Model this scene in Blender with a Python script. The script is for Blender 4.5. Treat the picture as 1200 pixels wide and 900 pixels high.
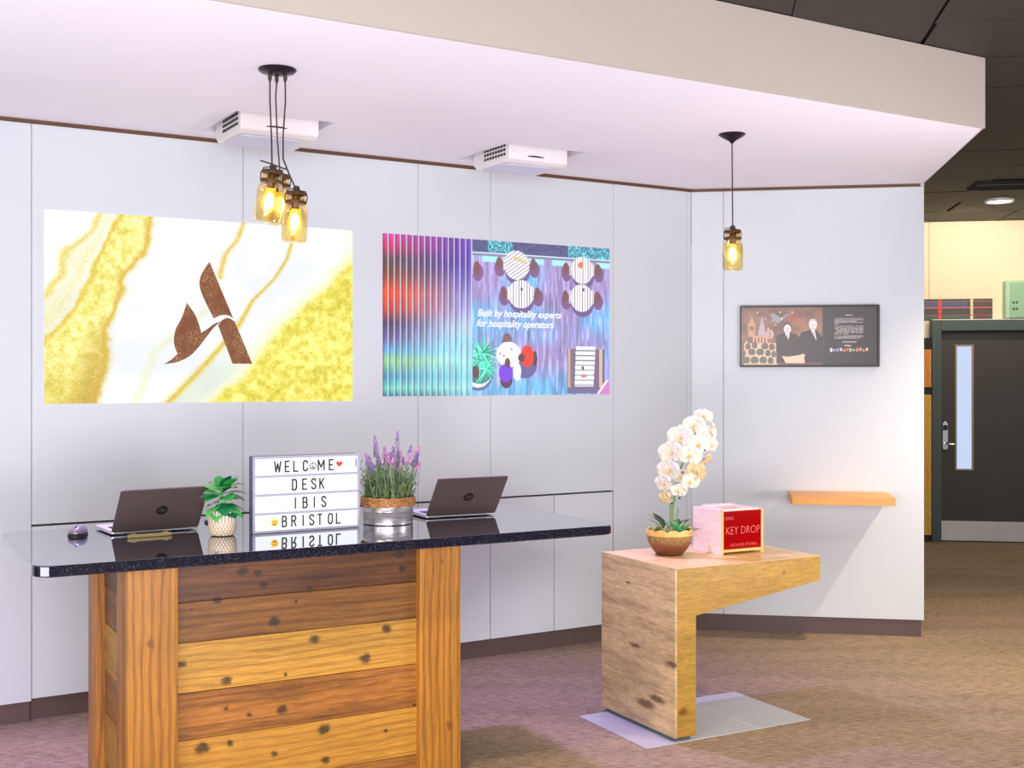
import bpy, bmesh, math, random
import numpy as np
from mathutils import Vector, Matrix, Euler

for o in list(bpy.data.objects): bpy.data.objects.remove(o)
S = bpy.context.scene
COL = S.collection
R = math.radians
random.seed(7)

# ------------------------------------------------------------------ camera
cd = bpy.data.cameras.new('camera'); cam = bpy.data.objects.new('camera', cd); COL.objects.link(cam)
cam.location = (0, 0, 1.55); cam.rotation_euler = (R(90), 0, 0)
cd.sensor_width = 36; cd.lens = 36 * 1390 / 1200; cd.shift_y = -6 / 1200; cd.clip_start = .05
S.camera = cam

# ------------------------------------------------------------------ world, lights, exposure
w = bpy.data.worlds.new('world'); S.world = w; w.use_nodes = True
w.node_tree.nodes['Background'].inputs[0].default_value = (.90, .96, 1, 1)
w.node_tree.nodes['Background'].inputs[1].default_value = .54
S.view_settings.view_transform = 'Standard'; S.view_settings.look = 'None'
S.view_settings.gamma = 1; S.view_settings.use_curve_mapping = False
S.view_settings.exposure = 0.0

def light(kind, name, loc, target, energy, color, size=.3, size_y=None, cone=None, blend=.5):
    l = bpy.data.lights.new(name, kind); l.energy = energy; l.color = color
    if kind == 'AREA':
        l.size = size
        if size_y: l.shape = 'RECTANGLE'; l.size_y = size_y
        else: l.shape = 'DISK'
    else: l.shadow_soft_size = size
    if kind == 'SPOT': l.spot_size = R(cone); l.spot_blend = blend
    o = bpy.data.objects.new(name, l); COL.objects.link(o); o.location = loc
    o.rotation_euler = (Vector(target) - Vector(loc)).to_track_quat('-Z', 'Y').to_euler()
    return o
WARM = (1, .84, .62); LAV = (.50, .36, 1)
# ceiling spots of the dark ceiling in front of the soffit, aimed steeply at desk, table and carpet
light('SPOT', 'ceiling_spot', (-1.9, 2.5, 3.0), (-1.1, 3.9, .3), 150, WARM, .06, cone=62, blend=.8)
light('SPOT', 'ceiling_spot', (-.3, 3.3, 3.0), (-.1, 4.3, .3), 150, WARM, .06, cone=62, blend=.8)
light('SPOT', 'ceiling_spot', (1.7, 3.7, 3.0), (1.5, 5.1, .3), 95, WARM, .06, cone=64, blend=.8)
light('SPOT', 'ceiling_spot', (3.4, 6.2, 2.98), (3.4, 6.9, 0), 420, WARM, .06, cone=95, blend=.9)
light('SPOT', 'ceiling_spot', (2.9, 3.6, 2.98), (2.6, 4.4, 0), 300, WARM, .06, cone=95, blend=.9)
light('SPOT', 'ceiling_spot', (4.5, 9.4, 2.98), (4.6, 11.3, 1.2), 85, WARM, .06, cone=120)
light('SPOT', 'ceiling_spot', (4.0, 10.2, 2.98), (4.2, 11.4, 2.0), 40, WARM, .06, cone=120)
# unseen soft fill lamp added behind the camera to lift the lower wall
light('AREA', 'added_front_fill', (-.3, -1.6, 2.15), (.2, 5.8, .7), 170, (.93, .97, 1), 5, 1.2)
# low broad area lamps added out of view to brighten the white soffit
light('AREA', 'added_soffit_fill', (-2.5, 2.0, .95), (-1.0, 4.4, 2.72), 34, (.96, .90, 1), 1.6, .9)
light('AREA', 'added_soffit_fill', (.0, 1.5, .93), (.2, 4.6, 2.72), 84, (.94, .89, 1), 1.3, .6)
light('AREA', 'added_soffit_fill', (2.75, 4.1, .95), (1.3, 5.4, 2.72), 50, (.97, .91, 1), .9, .5)
# violet spill of the two projectors onto carpet, table and desk
light('SPOT', 'projector_spill', (-.15, 5.75, 2.60), (.4, 5.1, 0), 310, LAV, .08, cone=85, blend=1)
light('SPOT', 'projector_spill', (-1.7, 4.7, 2.62), (-2.0, 4.3, 0), 440, LAV, .08, cone=58, blend=1)

# ------------------------------------------------------------------ helpers
def tag(o, label=None, cat=None, group=None, kind=None):
    if label: o['label'] = label
    if cat: o['category'] = cat
    if group: o['group'] = group
    if kind: o['kind'] = kind
    return o
def empty(name, loc=(0, 0, 0), rz=0, parent=None):
    o = bpy.data.objects.new(name, None); COL.objects.link(o); o.location = loc; o.rotation_euler = (0, 0, R(rz))
    o.empty_display_size = .1
    if parent: o.parent = parent
    return o
class MB:
    def __init__(s): s.v = []; s.f = []
    def add(s, vs, fs):
        n = len(s.v); s.v += [tuple(v) for v in vs]; s.f += [tuple(i + n for i in f) for f in fs]; return s
    def box(s, x0, x1, y0, y1, z0, z1):
        return s.add([(x0,y0,z0),(x1,y0,z0),(x1,y1,z0),(x0,y1,z0),(x0,y0,z1),(x1,y0,z1),(x1,y1,z1),(x0,y1,z1)],
            [(3,2,1,0),(4,5,6,7),(0,1,5,4),(1,2,6,5),(2,3,7,6),(3,0,4,7)])
    def prism(s, poly, a0, a1, axis='z'):
        n = len(poly)
        m = {'z': lambda p, a: (p[0], p[1], a), 'y': lambda p, a: (p[0], a, p[1]), 'x': lambda p, a: (a, p[0], p[1])}[axis]
        vs = [m(p, a0) for p in poly] + [m(p, a1) for p in poly]
        fs = [tuple(range(n - 1, -1, -1)), tuple(range(n, 2 * n))] + [(i, (i + 1) % n, (i + 1) % n + n, i + n) for i in range(n)]
        return s.add(vs, fs)
    def lathe(s, prof, seg=32, c=(0, 0, 0), cap=True):
        n = len(prof); vs = []; fs = []
        for k in range(seg):
            a = 2 * math.pi * k / seg
            for r, z in prof: vs.append((c[0] + r * math.cos(a), c[1] + r * math.sin(a), c[2] + z))
        for k in range(seg):
            k2 = (k + 1) % seg
            for i in range(n - 1): fs.append((k * n + i, k2 * n + i, k2 * n + i + 1, k * n + i + 1))
        if cap:
            if prof[0][0] > 1e-5: fs.append(tuple(k * n for k in range(seg))[::-1])
            if prof[-1][0] > 1e-5: fs.append(tuple(k * n + n - 1 for k in range(seg)))
        return s.add(vs, fs)
    def tube(s, pts, r, seg=8):
        pts = [Vector(p) for p in pts]; rs = r if isinstance(r, (list, tuple)) else [r] * len(pts)
        vs = []; fs = []; up = Vector((.13, .31, 1)).normalized()
        for i, p in enumerate(pts):
            d = (pts[min(i + 1, len(pts) - 1)] - pts[max(i - 1, 0)]).normalized()
            a = d.cross(up)
            if a.length < .05: a = d.cross(Vector((1, 0, 0)))
            a.normalize(); b = d.cross(a)
            for k in range(seg):
                t = 2 * math.pi * k / seg; vs.append(p + (a * math.cos(t) + b * math.sin(t)) * rs[i])
        for i in range(len(pts) - 1):
            for k in range(seg):
                k2 = (k + 1) % seg; fs.append((i * seg + k, i * seg + k2, (i + 1) * seg + k2, (i + 1) * seg + k))
        fs.append(tuple(range(seg))[::-1]); fs.append(tuple(range((len(pts) - 1) * seg, len(pts) * seg)))
        return s.add(vs, fs)
    def build(s, name, m, parent=None, bevel=0, smooth=False, seg=2, loc=None, rot=None):
        me = bpy.data.meshes.new(name); me.from_pydata(s.v, [], s.f)
        b = bmesh.new(); b.from_mesh(me); bmesh.ops.recalc_face_normals(b, faces=b.faces); b.to_mesh(me); b.free()
        me.materials.append(m)
        if smooth:
            for p in me.polygons: p.use_smooth = True
            me.set_sharp_from_angle(angle=R(40))
        o = bpy.data.objects.new(name, me); COL.objects.link(o)
        if parent: o.parent = parent
        if loc: o.location = loc
        if rot: o.rotation_euler = rot
        if bevel:
            md = o.modifiers.new('b', 'BEVEL'); md.width = bevel; md.segments = seg; md.limit_method = 'ANGLE'; md.angle_limit = R(35)
        return o
def rrect(x0, x1, y0, y1, r, n=6):
    out = []
    for cx, cy, a0 in ((x1 - r, y1 - r, 0), (x0 + r, y1 - r, 90), (x0 + r, y0 + r, 180), (x1 - r, y0 + r, 270)):
        for k in range(n + 1): a = R(a0 + 90 * k / n); out.append((cx + r * math.cos(a), cy + r * math.sin(a)))
    return out
def copy_tree(o, parent=None):
    c = o.copy(); COL.objects.link(c); c.parent = parent
    for k in ('label', 'category', 'group'):
        pass
    for ch in [q for q in bpy.data.objects if q.parent == o]: copy_tree(ch, c)
    return c
def text_mesh(name, s, x0, x1, z0, z1, y, m, parent=None, shear=0, ext=.0004, bold=0):
    cu = bpy.data.curves.new(name, 'FONT'); cu.body = s; cu.extrude = ext; cu.shear = shear; cu.offset = bold; cu.resolution_u = 3
    t = bpy.data.objects.new(name, cu); COL.objects.link(t)
    me = bpy.data.meshes.new_from_object(t.evaluated_get(bpy.context.evaluated_depsgraph_get()))
    bpy.data.objects.remove(t)
    n = len(me.vertices); a = np.empty(n * 3, dtype=np.float32); me.vertices.foreach_get('co', a); a = a.reshape(-1, 3)
    mn = a.min(0); mx = a.max(0); b = a.copy()
    b[:, 0] = x0 + (a[:, 0] - mn[0]) / (mx[0] - mn[0]) * (x1 - x0)
    b[:, 2] = z0 + (a[:, 1] - mn[1]) / (mx[1] - mn[1]) * (z1 - z0)
    b[:, 1] = y - a[:, 2]
    me.vertices.foreach_set('co', b.ravel()); me.update(); me.materials.clear(); me.materials.append(m)
    o = bpy.data.objects.new(name, me); COL.objects.link(o)
    if parent: o.parent = parent
    return o
def px_rot(o, rx): o.rotation_euler.x = R(rx); return o

# ------------------------------------------------------------------ materials
def srgb(r, g, b): 
    f = lambda c: (c / 255 / 12.92) if c / 255 <= .04045 else ((c / 255 + .055) / 1.055) ** 2.4
    return (f(r), f(g), f(b), 1)
class NT:
    def __init__(s, name):
        s.m = bpy.data.materials.new(name); s.m.use_nodes = True; s.t = s.m.node_tree; s.b = s.t.nodes['Principled BSDF']
        s.out = s.t.nodes['Material Output']
    def n(s, typ, ins=None, **kw):
        q = s.t.nodes.new(typ)
        for k, v in kw.items(): setattr(q, k, v)
        for k, v in (ins or {}).items():
            if isinstance(v, bpy.types.NodeSocket): s.t.links.new(v, q.inputs[k])
            else: q.inputs[k].default_value = v
        return q
    def l(s, a, b): s.t.links.new(a, b)
    def coords(s, scale=(1, 1, 1), loc=(0, 0, 0), rot=(0, 0, 0)):
        tc = s.n('ShaderNodeTexCoord'); mp = s.n('ShaderNodeMapping', {'Vector': tc.outputs['Object'], 'Scale': scale, 'Location': loc, 'Rotation': rot})
        return mp.outputs[0]
    def noise(s, vec, scale, detail=4, rough=.55, dist=0):
        return s.n('ShaderNodeTexNoise', {'Vector': vec, 'Scale': scale, 'Detail': detail, 'Roughness': rough, 'Distortion': dist}).outputs['Fac']
    def ramp(s, fac, stops):
        r = s.n('ShaderNodeValToRGB', {'Fac': fac}); e = r.color_ramp.elements
        while len(e) < len(stops): e.new(.5)
        for i, (p, c) in enumerate(stops): e[i].position = p; e[i].color = c if len(c) == 4 else (*c, 1)
        return r.outputs[0]
    def mix(s, fac, a, b, mode='MIX'):
        q = s.n('ShaderNodeMix', data_type='RGBA', blend_type=mode)
        for i, v in ((0, fac), (6, a), (7, b)):
            if isinstance(v, bpy.types.NodeSocket): s.l(v, q.inputs[i])
            else: q.inputs[i].default_value = v
        return q.outputs[2]
    def bump(s, h, strength=.2, dist=.01):
        q = s.n('ShaderNodeBump', {'Height': h, 'Strength': strength, 'Distance': dist}); s.l(q.outputs[0], s.b.inputs['Normal'])
    def set(s, **kw):
        for k, v in kw.items(): s.b.inputs[k.replace('_', ' ')].default_value = v
        return s
def plain(name, c, rough=.5, metal=0, var=.06, scale=30, **kw):
    q = NT(name); v = q.noise(q.coords(), scale)
    col = q.mix(v, tuple(x * (1 - var) for x in c[:3]) + (1,), tuple(min(1, x * (1 + var)) for x in c[:3]) + (1,))
    q.l(col, q.b.inputs['Base Color']); q.set(Roughness=rough, Metallic=metal, **kw); return q.m
def emis(name, c, strength, var=0.0):
    q = NT(name); v = q.noise(q.coords(), 20)
    col = q.mix(v, tuple(x * (1 - var) for x in c[:3]) + (1,), c)
    q.set(Roughness=.4, Emission_Strength=strength); q.l(col, q.b.inputs['Emission Color']); q.b.inputs['Base Color'].default_value = (.02, .02, .02, 1)
    return q.m
def wood(name, c, dark, grain=(1.2, 14, 14), var=.5, knots=(), rough=.5, seed=0, fine=.35, knot_c=(.03, .015, .008, 1), ring=0, patch=0):
    """c light colour, dark vein colour; grain = stretch of the noise (small along the fibre)"""
    q = NT(name); vec = q.coords(grain, (seed * 3.1, seed * 1.7, seed * 2.3))
    n1 = q.noise(vec, 1.6, 6, .6, 1.0)
    col = q.ramp(n1, [(.30, dark), (.48, tuple(a * .6 + b * .4 for a, b in zip(c, dark))), (.62, c)])
    col = q.mix(1 - var, col, c)
    vec2 = q.coords(tuple(g * 7 for g in grain), (seed, 0, 0)); n2 = q.noise(vec2, 2.2, 3, .7)
    f = q.ramp(n2, [(.35, (1 - fine,) * 3), (.6, (1, 1, 1))]); col = q.mix(1, col, f, 'MULTIPLY')
    if ring:
        wv = q.n('ShaderNodeTexWave', {'Vector': q.coords(tuple(1.3 if g < 5 else 7 for g in grain), (seed * 1.3, .3, seed * .7)), 'Scale': 1.6, 'Distortion': 7, 'Detail': 2, 'Detail Scale': .9}, bands_direction='Z' if grain[2] > 5 else 'X').outputs['Fac']
        col = q.mix(ring, col, q.mix(1, col, q.ramp(wv, [(.15, (.40, .32, .24)), (.42, (1, 1, 1))]), 'MULTIPLY'))
    if patch:
        pn = q.noise(q.coords(tuple(1.6 if g < 5 else 9 for g in grain), (seed, 5, 1)), 1.5, 6, .7)
        col = q.mix(1, col, q.ramp(pn, [(.38, (1 - patch, 1 - patch * 1.05, 1 - patch * 1.1)), (.58, (1, 1, 1))]), 'MULTIPLY')
    if knots:
        tc = q.n('ShaderNodeTexCoord'); ns = q.n('ShaderNodeTexNoise', {'Vector': tc.outputs['Object'], 'Scale': 45, 'Detail': 2})
        off = q.n('ShaderNodeVectorMath', {0: ns.outputs['Color'], 1: (.5, .5, .5)}, operation='SUBTRACT')
        offs = q.n('ShaderNodeVectorMath', {0: off.outputs[0], 'Scale': .022}, operation='SCALE')
        p = q.n('ShaderNodeVectorMath', {0: tc.outputs['Object'], 1: offs.outputs[0]}, operation='ADD').outputs[0]
        acc = None
        for kx, ky, kz, kr in knots:
            d = q.n('ShaderNodeVectorMath', {0: p, 1: (kx, ky, kz)}, operation='SUBTRACT')
            d = q.n('ShaderNodeVectorMath', {0: d.outputs[0], 1: (.8 if grain[0] < 5 else 1, .25, 1 if grain[2] > 5 else .7)}, operation='MULTIPLY')
            ln = q.n('ShaderNodeVectorMath', {0: d.outputs[0]}, operation='LENGTH').outputs['Value']
            mr = q.n('ShaderNodeMapRange', {'Value': ln, 'From Min': kr * .55, 'From Max': kr * 1.25, 'To Min': 1, 'To Max': 0}).outputs[0]
            acc = mr if acc is None else q.n('ShaderNodeMath', {0: acc, 1: mr}, operation='MAXIMUM').outputs[0]
        col = q.mix(q.n('ShaderNodeMath', {0: acc, 1: .85}, operation='MULTIPLY').outputs[0], col, knot_c)
    q.l(col, q.b.inputs['Base Color']); q.set(Roughness=rough); q.bump(n2, .25, .002)
    return q.m

M = {}
M['wall'] = plain('wall_paint', srgb(206, 211, 214), .38, var=.02, scale=3)
M['ceil'] = plain('soffit_paint', srgb(244, 240, 248), .7, var=.015, scale=2)
M['fascia'] = plain('fascia_shade_tone', srgb(196, 184, 172), .7, var=.03, scale=3)  # soffit white darkened to beige, standing in for weaker light on the fascia
M['cream'] = plain('cream_paint', srgb(238, 226, 200), .7, var=.03, scale=2)
M['kick'] = plain('brown_kick', srgb(92, 72, 68), .45, var=.1)
M['trim'] = plain('brown_trim', srgb(96, 62, 34), .5, var=.15, scale=40)
M['gap'] = plain('dark_gap', (.02, .02, .02), .8)
M['black_tile'] = plain('dark_ceiling_tile', srgb(44, 37, 29), .6, var=.2, scale=4)
M['black'] = plain('black_paint', (.006, .006, .006), .5)
M['steel'] = plain('brushed_steel', (.46, .47, .48, 1), .42, .35, var=.06, scale=12)
M['chrome'] = plain('chrome', (.75, .73, .7, 1), .18, 1)
M['white_plastic'] = plain('white_plastic', srgb(232, 226, 226), .4, var=.02)
M['screen_dark'] = plain('dark_laptop_metal', srgb(112, 96, 92), .40, .5, var=.05, scale=5)
M['laptop_silver'] = plain('silver_laptop_metal', srgb(190, 190, 196), .35, .5)
M['rust'] = plain('bronze_lid', srgb(92, 66, 40), .5, .6, var=.3, scale=60)
M['cord'] = plain('brown_cord', srgb(58, 42, 38), .6)
M['ctop'] = plain('dark_bronze', srgb(50, 44, 52), .35, .7)
def granite():
    q = NT('black_granite'); v = q.n('ShaderNodeTexVoronoi', {'Vector': q.coords(), 'Scale': 420}).outputs['Color']
    bw = q.n('ShaderNodeSeparateColor', {0: v}).outputs[0]
    q.l(q.ramp(bw, [(.0, (.004, .004, .012)), (.8, (.008, .008, .018)), (.93, (.03, .03, .045)), (1, (.09, .09, .11))]), q.b.inputs['Base Color'])
    q.set(Roughness=.03, IOR=1.95); q.b.inputs['Coat Weight'].default_value = 1; q.b.inputs['Specular Tint'].default_value = (.78, .82, 1, 1); q.b.inputs['Coat Roughness'].default_value = .02
    return q.m
M['granite'] = granite()
def carpet():
    q = NT('carpet'); a = q.noise(q.coords((16, 230, 1), (0, 0, 0), (0, 0, R(9))), 1.0, 5, .75)
    b = q.noise(q.coords((90, 300, 1), (3, 0, 0), (0, 0, R(9))), 1.0, 2, .6)
    c = q.noise(q.coords((.5, 3, 1), (7, 0, 0), (0, 0, R(9))), 1.2, 4, .6)
    col = q.ramp(a, [(.34, srgb(70, 52, 40)), (.48, srgb(146, 122, 98)), (.62, srgb(192, 168, 138))])
    col = q.mix(1, col, q.ramp(b, [(.35, (.66, .64, .64)), (.65, (1.0, 1.0, 1.0))]), 'MULTIPLY')
    col = q.mix(1, col, q.ramp(c, [(.35, (.8, .8, .8)), (.6, (1, 1, 1))]), 'MULTIPLY')
    q.l(col, q.b.inputs['Base Color']); q.set(Roughness=.95); q.bump(b, .5, .004)
    return q.m
M['carpet'] = carpet()
def glass_thin(name, tint, refl=.12):
    q = NT(name); t = q.n('ShaderNodeBsdfTransparent', {'Color': tint}); g = q.n('ShaderNodeBsdfGlossy', {'Roughness': .05, 'Color': (1, .97, .9, 1)})
    lw = q.n('ShaderNodeLayerWeight', {'Blend': .35}); mr = q.n('ShaderNodeMapRange', {'Value': lw.outputs['Facing'], 'To Min': refl * .4, 'To Max': .75})
    mx = q.n('ShaderNodeMixShader', {0: mr.outputs[0], 1: t.outputs[0], 2: g.outputs[0]}); q.l(mx.outputs[0], q.out.inputs[0]); return q.m
M['jar'] = glass_thin('amber_tinted_jar_glass', (1, .84, .46, 1))
def bulbmat():
    q = NT('glowing_bulb'); t = q.n('ShaderNodeBsdfTransparent', {'Color': (1, .86, .45, 1)}); e = q.n('ShaderNodeEmission', {'Color': (1, .72, .18, 1), 'Strength': 2.2})
    mx = q.n('ShaderNodeMixShader', {0: .4, 1: t.outputs[0], 2: e.outputs[0]}); q.l(mx.outputs[0], q.out.inputs[0]); return q.m
M['amber'] = bulbmat()
def printed(name, strength=0, rough=.5, glitter=False, gsc=260):
    q = NT(name); a = q.n('ShaderNodeVertexColor', layer_name='Col'); c = a.outputs[0]
    if glitter:   # sparkle only where the print is saturated gold
        sep = q.n('ShaderNodeSeparateColor', {0: c}, mode='HSV'); n = q.noise(q.coords(), gsc, 2, .8)
        g = q.mix(1, c, q.ramp(n, [(.32, (.78, .74, .5)), (.5, (1.05, 1.08, 1.1)), (.68, (1.3, 1.4, 2.2))]), 'MULTIPLY')
        c = q.mix(q.n('ShaderNodeMapRange', {'Value': sep.outputs[1], 'From Min': .15, 'From Max': .55}).outputs[0], c, g)
    if strength:
        q.l(c, q.b.inputs['Emission Color']); q.set(Emission_Strength=strength, Roughness=.6); q.b.inputs['Base Color'].default_value = (.03, .03, .03, 1)
    else: q.l(c, q.b.inputs['Base Color']); q.set(Roughness=rough)
    return q.m
def raster(name, x0, x1, z0, z1, y, nx, ny, func, m, parent, thick=.002):
    """thin printed panel; func(U,V)->sRGB 0..1, U right, V down"""
    U, V = np.meshgrid(np.linspace(0, 1, nx), np.linspace(0, 1, ny)); rgb = np.clip(func(U, V), 0, 1).reshape(-1, 3)
    lin = np.where(rgb <= .04045, rgb / 12.92, ((rgb + .055) / 1.055) ** 2.4)
    n = nx * ny
    co = np.stack([x0 + U.ravel() * (x1 - x0), np.full(n, y - thick), z1 - V.ravel() * (z1 - z0)], 1)
    i = np.arange((nx - 1) * (ny - 1)); r = i // (nx - 1); c = i % (nx - 1); a = r * nx + c
    f = np.stack([a, a + nx, a + nx + 1, a + 1], 1)
    bx = np.array([(x0, y, z0), (x1, y, z0), (x1, y, z1), (x0, y, z1)])
    co = np.vstack([co, bx])
    e = [(n, n + 3, n + 2, n + 1), (n, n + 1, (ny - 1) * nx + nx - 1, (ny - 1) * nx), (n + 2, n + 3, 0, nx - 1), (n + 3, n, (ny - 1) * nx, 0), (n + 1, n + 2, nx - 1, n - 1)]
    me = bpy.data.meshes.new(name); me.from_pydata(co.tolist(), [], f.tolist() + e)
    ca = me.color_attributes.new('Col', 'FLOAT_COLOR', 'POINT')
    col = np.ones((n + 4, 4), dtype=np.float32); col[:n, :3] = lin; col[n:, :3] = lin[0]
    ca.data.foreach_set('color', col.ravel()); me.materials.append(m)
    o = bpy.data.objects.new(name, me); COL.objects.link(o)
    if parent: o.parent = parent
    return o
def vnoise(U, V, fx, fy, seed=0, oct=4):
    rng = np.random.RandomState(seed); out = 0; amp = 1; tot = 0
    for k in range(oct):
        g = rng.rand(int(fy) + 3, int(fx) + 3); x = U * fx; y = V * fy; xi = x.astype(int); yi = y.astype(int); xf = x - xi; yf = y - yi
        xf = xf * xf * (3 - 2 * xf); yf = yf * yf * (3 - 2 * yf)
        out = out + amp * ((g[yi, xi] * (1 - xf) + g[yi, xi + 1] * xf) * (1 - yf) + (g[yi + 1, xi] * (1 - xf) + g[yi + 1, xi + 1] * xf) * yf)
        tot += amp; amp *= .5; fx *= 2; fy *= 2
    return out / tot
def inpoly(U, V, P):
    ins = np.zeros(U.shape, bool); n = len(P)
    for i in range(n):
        x1, y1 = P[i]; x2, y2 = P[(i + 1) % n]
        if y1 == y2: continue
        c = ((y1 > V) != (y2 > V)) & (U < (x2 - x1) * (V - y1) / (y2 - y1) + x1); ins ^= c
    return ins
def put(rgb, mask, c):
    m = mask[..., None].astype(float) if mask.dtype == bool else mask[..., None]
    return rgb * (1 - m) + np.array(c, float) / 255 * m if not isinstance(c, np.ndarray) or c.ndim == 1 else rgb * (1 - m) + c * m
def ell(U, V, cx, cy, rx, ry): return ((U - cx) / rx) ** 2 + ((V - cy) / ry) ** 2 < 1

CORNER = (1.109, 7.34, 0); AL = 31.0; AR = -9.16

# ------------------------------------------------------------------ setting
fl = MB().box(-9, 9, -5, 13, -.1, 0).build('floor', M['carpet']); tag(fl, kind='structure')

# left wall: local x along the wall (0 at the inner corner), y away from the room
wl = empty('wall_left', CORNER, AL); tag(wl, kind='structure')
MB().box(-8, .02, .07, .22, 0, 2.72).build('wall_core', M['gap'], wl)
MB().box(-7.5, 0, .0305, .034, .9, 2.706).build('backing_board', plain('grey_backing', srgb(150, 150, 152), .8), wl)
TP = 2.707; XS = [-7.5, -6.3, -5.1, -3.83]
def panel(p, x0, x1, z0, z1, y0=0, y1=.03, g=.0011, name='wall_panel'):
    return MB().box(x0 + g, x1 - g, y0, y1, z0 + g, z1 - g).build(name, M['wall'], p, .0012, seg=1)
for a, b in zip(XS[:-1], XS[1:]): panel(wl, a, b, .09, TP)
for a, b in ((-3.83, -2.847), (-2.847, -1.882), (-1.882, -1.432), (-1.432, -.591)): panel(wl, a, b, .8885, TP)
panel(wl, -.591, -.034, .1, TP); panel(wl, -.034, .0, .1, TP)
# storage cupboards let into the left wall
cb = [-3.83, -3.34, -2.847, -2.36, -1.882, -1.432, -1.008, -.591]
for a, b in zip(cb[:-1], cb[1:]):
    dr = panel(wl, a + .001, b - .001, .1, .881, .004, .03, name='cupboard_door')
MB().box(-3.832, -.589, .035, .06, .08, .895).build('cupboard_carcass', M['gap'], wl)
# right wall, turned towards the room
wr = empty('wall_right', CORNER, AR); tag(wr, kind='structure')
MB().box(0, 1.375, .031, .13, 0, TP).build('wall_core', plain('grey_core', srgb(150, 150, 152), .8), wr)
panel(wr, .0, .197, .1, TP); panel(wr, .197, 1.383, .1, TP)
MB().box(1.375, 1.383, .031, .14, .1, TP).build('wall_edge', M['wall'], wr)
# kicks and top trim
b1 = empty('baseboard_left', CORNER, AL); tag(b1, kind='structure')
MB().box(-7.5, -3.84, .006, .06, 0, .09).build('kick_board', M['kick'], b1)
MB().box(-3.84, .02, .03, .069, 0, .1).build('kick_board', M['kick'], b1)
b2 = empty('baseboard_right', CORNER, AR); tag(b2, kind='structure')
MB().box(-.02, 1.368, .008, .03, 0, .099).build('kick_board', M['kick'], b2)
t1 = empty('trim_1', CORNER, AL); tag(t1, kind='structure')
MB().box(-7.5, .0, -.004, .03, TP, 2.7235).build('timber_bead', M['trim'], t1)
t2 = empty('trim_2', CORNER, AR); tag(t2, kind='structure')
MB().box(0, 1.36, -.004, .03, TP, 2.7235).build('timber_bead', M['trim'], t2)
MB().box(1.36, 1.383, -.004, .03, TP, 2.74).build('bead_end', M['fascia'], t2)

# dropped white ceiling (soffit) over the desk + dark tiled ceiling around it
ce = empty('ceiling', CORNER, 0); tag(ce, kind='structure')
W = empty('soffit', (0, 0, 0), AL, ce)
def W2(x, y):   # world -> left-wall frame
    dx, dy = x - CORNER[0], y - CORNER[1]; c, s = math.cos(R(AL)), math.sin(R(AL)); return (dx * c + dy * s, -dx * s + dy * c)
E1 = W2(2.472, 7.12)
E0 = (.03, -2.09)
def lerp(t): return (E0[0] + (E1[0] - E0[0]) * t, E0[1] + (E1[1] - E0[1]) * t)
tt = lambda y: lerp((y - E0[1]) / (E1[1] - E0[1]))[0]
SZ0, SZ1 = 2.7235, 3.053
H1 = (-3.09, -2.627, -.645, -.12); H2 = (-1.707, -1.239, -.637, -.12)
m_ = MB(); c_ = W2(2.472 , 7.25)
m_.prism([(-7.5, -2.085), (E0[0] - .003, -2.085), (E1[0] - .006, E1[1]), (.0, .03), (tt(-.645) - .01 if False else 0, -.645), (-7.5, -.645)], SZ0, SZ1 - .02) if False else None
# main field in front of the projector recesses
m_.prism([(-7.5, -2.085), (E0[0] - .004, -2.085), (E1[0] - .004, E1[1]), (-.0, .03), (-.5, .03), (-.5, -.645), (-7.5, -.645)], SZ0, SZ1 - .02)
for a, b in ((-7.5, H1[0]), (H1[1], H2[0]), (H2[1], -.5)): m_.box(a, b, -.645, -.12, SZ0, SZ1 - .02)
m_.box(-7.5, -.5, -.12, .03, SZ0, SZ1 - .02)
m_.build('soffit_board', M['ceil'], W)
MB().box(-7.5, -.5, -.645, -.12, SZ1 - .019, SZ1 - .01).build('recess_top', M['ceil'], W)
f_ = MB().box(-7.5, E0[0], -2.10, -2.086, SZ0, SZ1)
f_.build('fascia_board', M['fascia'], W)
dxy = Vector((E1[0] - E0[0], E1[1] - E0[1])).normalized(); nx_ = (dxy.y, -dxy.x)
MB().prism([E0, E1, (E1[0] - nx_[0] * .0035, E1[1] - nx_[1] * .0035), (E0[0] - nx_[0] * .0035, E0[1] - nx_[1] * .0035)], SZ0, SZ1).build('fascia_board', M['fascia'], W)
# dark tiles 0.6 m grid, aligned to the right wall
tl = empty('tile_grid', (-CORNER[0], -CORNER[1], 0), AR, ce)
tm = bpy.data.meshes.new('ceiling_tile'); tb = MB().box(.004, .596, .004, .589, 3.056, 3.075); tm.from_pydata(tb.v, [], tb.f); tm.materials.append(M['black_tile'])
MB().box(-4.5, 8, -4.5, 13.6, 3.08, 3.2).build('ceiling_slab', M['black'], tl)
for i in range(-1, 6):
    for j in range(-4, 11):
        tx, ty = .967 + .6 * i - .6, 5.85 + .593 * j
        if i == 3 and j == 6: continue
        o = bpy.data.objects.new('ceiling_tile', tm); COL.objects.link(o); o.parent = tl; o.location = (tx, ty, 0)
        o.rotation_euler = (R(random.uniform(-.25, .25)), R(random.uniform(-.2, .2)), 0)
MB().box(-4.5, .3, -4.5, 5.2, 3.06, 3.075).build('ceiling_field', M['black_tile'], tl)
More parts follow.
